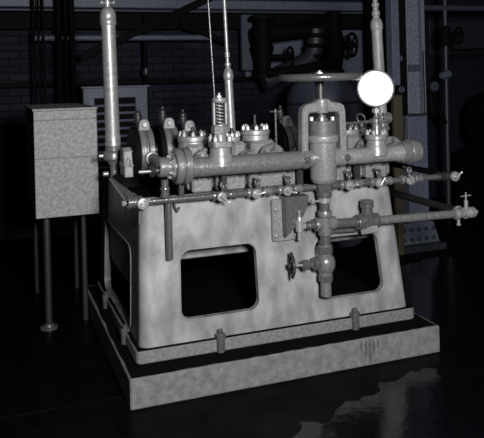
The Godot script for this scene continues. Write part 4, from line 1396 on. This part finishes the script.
	wheel(mb, Vector3(2.40, 1.76, -3.40), Vector3(1, 0, 0.05), 0.10, 0.014)
	part("handwheel", mb, M.black, t)
	t = thing("gate_valve", "black gate valve with upright handwheel right of the finned pipe elbow", "valve", Vector3(3.0, 1.9, -3.4), "gate valves on the high pipe run")
	mb = MB.new()
	mb.lathe([Vector2(0, -0.30), Vector2(0.10, -0.30), Vector2(0.10, -0.26), Vector2(0.075, -0.25), Vector2(0.10, -0.08), Vector2(0.13, 0), Vector2(0.10, 0.08), Vector2(0.075, 0.2), Vector2(0.075, 0.38), Vector2(0, 0.38)], MB.ax(Vector3(2.94, 1.87, -3.42), Y), 22)
	part("valve_body", mb, M.black, t)
	mb = MB.new()
	mb.cyl(Vector3(2.98, 1.88, -3.40), Vector3(3.18, 1.88, -3.40), 0.028, 0.003, 14)
	part("stem", mb, M.black, t)
	mb = MB.new()
	wheel(mb, Vector3(3.14, 1.88, -3.40), Vector3(1, 0, 0.05), 0.125, 0.016)
	part("handwheel", mb, M.black, t)
	t = thing("pipe_run", "large black pipe run with ribbed elbow high behind the handwheel", "pipe", Vector3(2.5, 2.05, -3.45))
	mb = MB.new()
	mb.tube(bend([Vector3(2.0, 1.98, -3.45), Vector3(2.5, 2.04, -3.45), Vector3(3.0, 2.10, -3.45)], 0.1), 0.09, 18)
	part("pipe", mb, M.black, t)
	mb = MB.new()
	mb.tube(bend([Vector3(2.72, 2.05, -3.42), Vector3(2.70, 1.75, -3.42), Vector3(2.1, 1.50, -3.42)], 0.15), 0.095, 18)
	part("elbow", mb, M.blue3, t)
	for k in 3:
		mb = MB.new()
		mb.torus(Vector3(2.715, 1.98 - k * 0.11, -3.42), Vector3(0.03, 1, 0), 0.10, 0.024, 28, 8)
		part("rib", mb, M.black, t)
	mb = MB.new()
	mb.tube([Vector3(2.1, 1.58, -3.35), Vector3(2.95, 1.70, -3.35)], 0.05, 14)
	part("lower_pipe", mb, M.black, t)
	for bx in [2.25, 2.85]:
		mb = MB.new()
		mb.box(Vector3(bx, 2.0, -3.73), Vector3(0.06, 0.06, 0.45), 0.004)
		part("wall_bracket", mb, M.black, t)
	mb = MB.new()
	mb.box(Vector3(2.92, 1.86, -3.975), Vector3(1.62, 0.62, 0.03), 0.004)
	single("panel_board", mb, M.bluepaint, Vector3(2.72, 1.86, -3.975), "blue-grey board on the brick wall behind the gate valves", "board")
	mb = MB.new()
	mb.box(Vector3(5.0, 1.98, -3.975), Vector3(0.9, 0.42, 0.03), 0.004)
	single("panel_board", mb, M.blue3, Vector3(5.0, 1.98, -3.975), "dim blue-grey board on the wall below the overhead pipe", "board")
	mb = MB.new()
	mb.box(Vector3(2.04, 1.93, -3.72), Vector3(0.14, 0.6, 0.06), 0.006)
	single("switch_plate", mb, M.blue2, Vector3(2.04, 1.93, -3.72), "pale narrow board on the wall left of the gate valves", "board")
	mb = MB.new()
	mb.tube([Vector3(3.44, 0.0, -3.5), Vector3(3.44, 3.2, -3.5)], 0.06, 16)
	single("riser_pipe", mb, M.black, Vector3(3.44, 0, -3.5), "black riser pipe right of the gate valves", "pipe")
	# right-hand side: pipes and valves in the dark
	mb = MB.new()
	mb.tube([Vector3(3.3, 2.25, -3.0), Vector3(5.6, 2.255, -3.0)], 0.032, 14)
	single("overhead_pipe", mb, M.blue2, Vector3(4.4, 2.25, -3.0), "blue-grey overhead pipe to the right of the steel column", "pipe")
	t = thing("valve_riser", "dark riser with stacked valves right of the steel column", "pipe", Vector3(4.06, 0, -3.0))
	mb = MB.new()
	mb.tube([Vector3(4.05, 0.0, -3.0), Vector3(4.07, 2.9, -3.0)], 0.03, 14)
	part("pipe", mb, M.blue3, t)
	mb = MB.new()
	mb.lathe([Vector2(0.03, -0.11), Vector2(0.055, -0.09), Vector2(0.075, 0), Vector2(0.055, 0.09), Vector2(0.03, 0.11)], MB.ax(Vector3(4.06, 1.95, -3.0), Y), 16)
	mb.cyl(Vector3(4.06, 1.95, -3.0), Vector3(4.26, 1.96, -2.98), 0.03, 0.003, 12)
	part("valve_body", mb, M.black, t)
	mb = MB.new()
	wheel(mb, Vector3(4.22, 1.95, -2.98), Vector3(1, 0, 0.1), 0.085, 0.014)
	part("handwheel", mb, M.black, t)
	mb = MB.new()
	mb.lathe([Vector2(0.03, -0.06), Vector2(0.04, -0.05), Vector2(0.045, 0), Vector2(0.04, 0.05), Vector2(0.03, 0.06)], MB.ax(Vector3(4.03, 1.53, -2.97), Vector3(0.9, 0.2, 0)), 16)
	part("bright_union", mb, M.bluepaint, t)
	mb = MB.new()
	mb.lathe([Vector2(0, 0), Vector2(0.05, 0), Vector2(0.055, 0.01), Vector2(0.05, 0.03), Vector2(0.03, 0.034), Vector2(0, 0.03)], MB.ax(Vector3(3.88, 1.41, -2.98), Z), 18)
	part("round_cover", mb, M.blue2, t)
	mb = MB.new()
	mb.tube(bend([Vector3(3.87, 1.40, -2.99), Vector3(3.93, 1.2, -3.0), Vector3(4.05, 1.0, -3.0)], 0.08), 0.025, 12)
	part("branch_pipe", mb, M.black, t)
	mb = MB.new()
	mb.tube([Vector3(3.72, 0.0, -3.2), Vector3(3.72, 2.7, -3.2)], 0.045, 14)
	single("riser_pipe", mb, M.black, Vector3(3.72, 0, -3.2), "black riser pipe close behind the steel column", "pipe")
	mb = MB.new()
	var sag: Array = []
	for i in 13:
		var q := i / 12.0
		sag.append(Vector3(4.1 + q * 1.0, 1.79 + 0.06 * q * q, -2.95))
	mb.tube(sag, 0.016, 10)
	single("sagging_pipe", mb, M.black, Vector3(4.6, 1.8, -2.95), "thin sagging black pipe leading off from the valve riser", "pipe")
	# dark motor casing far right
	t = thing("motor_casing", "black motor casing on a block in the dark right corner", "motor", Vector3(4.75, 0, -2.9))
	mb = MB.new()
	mb.lathe([Vector2(0, 0), Vector2(0.30, 0), Vector2(0.34, 0.04), Vector2(0.34, 0.55), Vector2(0.30, 0.6), Vector2(0, 0.6)], MB.ax(Vector3(4.45, 1.0, -2.9), X), 32)
	part("drum", mb, M.black, t)
	mb = MB.new()
	mb.box(Vector3(4.75, 0.35, -2.9), Vector3(0.9, 0.7, 0.6), 0.02)
	part("block", mb, M.black, t)
	mb = MB.new()
	mb.cyl(Vector3(4.46, 0.87, -2.66), Vector3(4.46, 0.87, -2.56), 0.05, 0.01, 16)
	part("end_boss", mb, M.blue2, t)
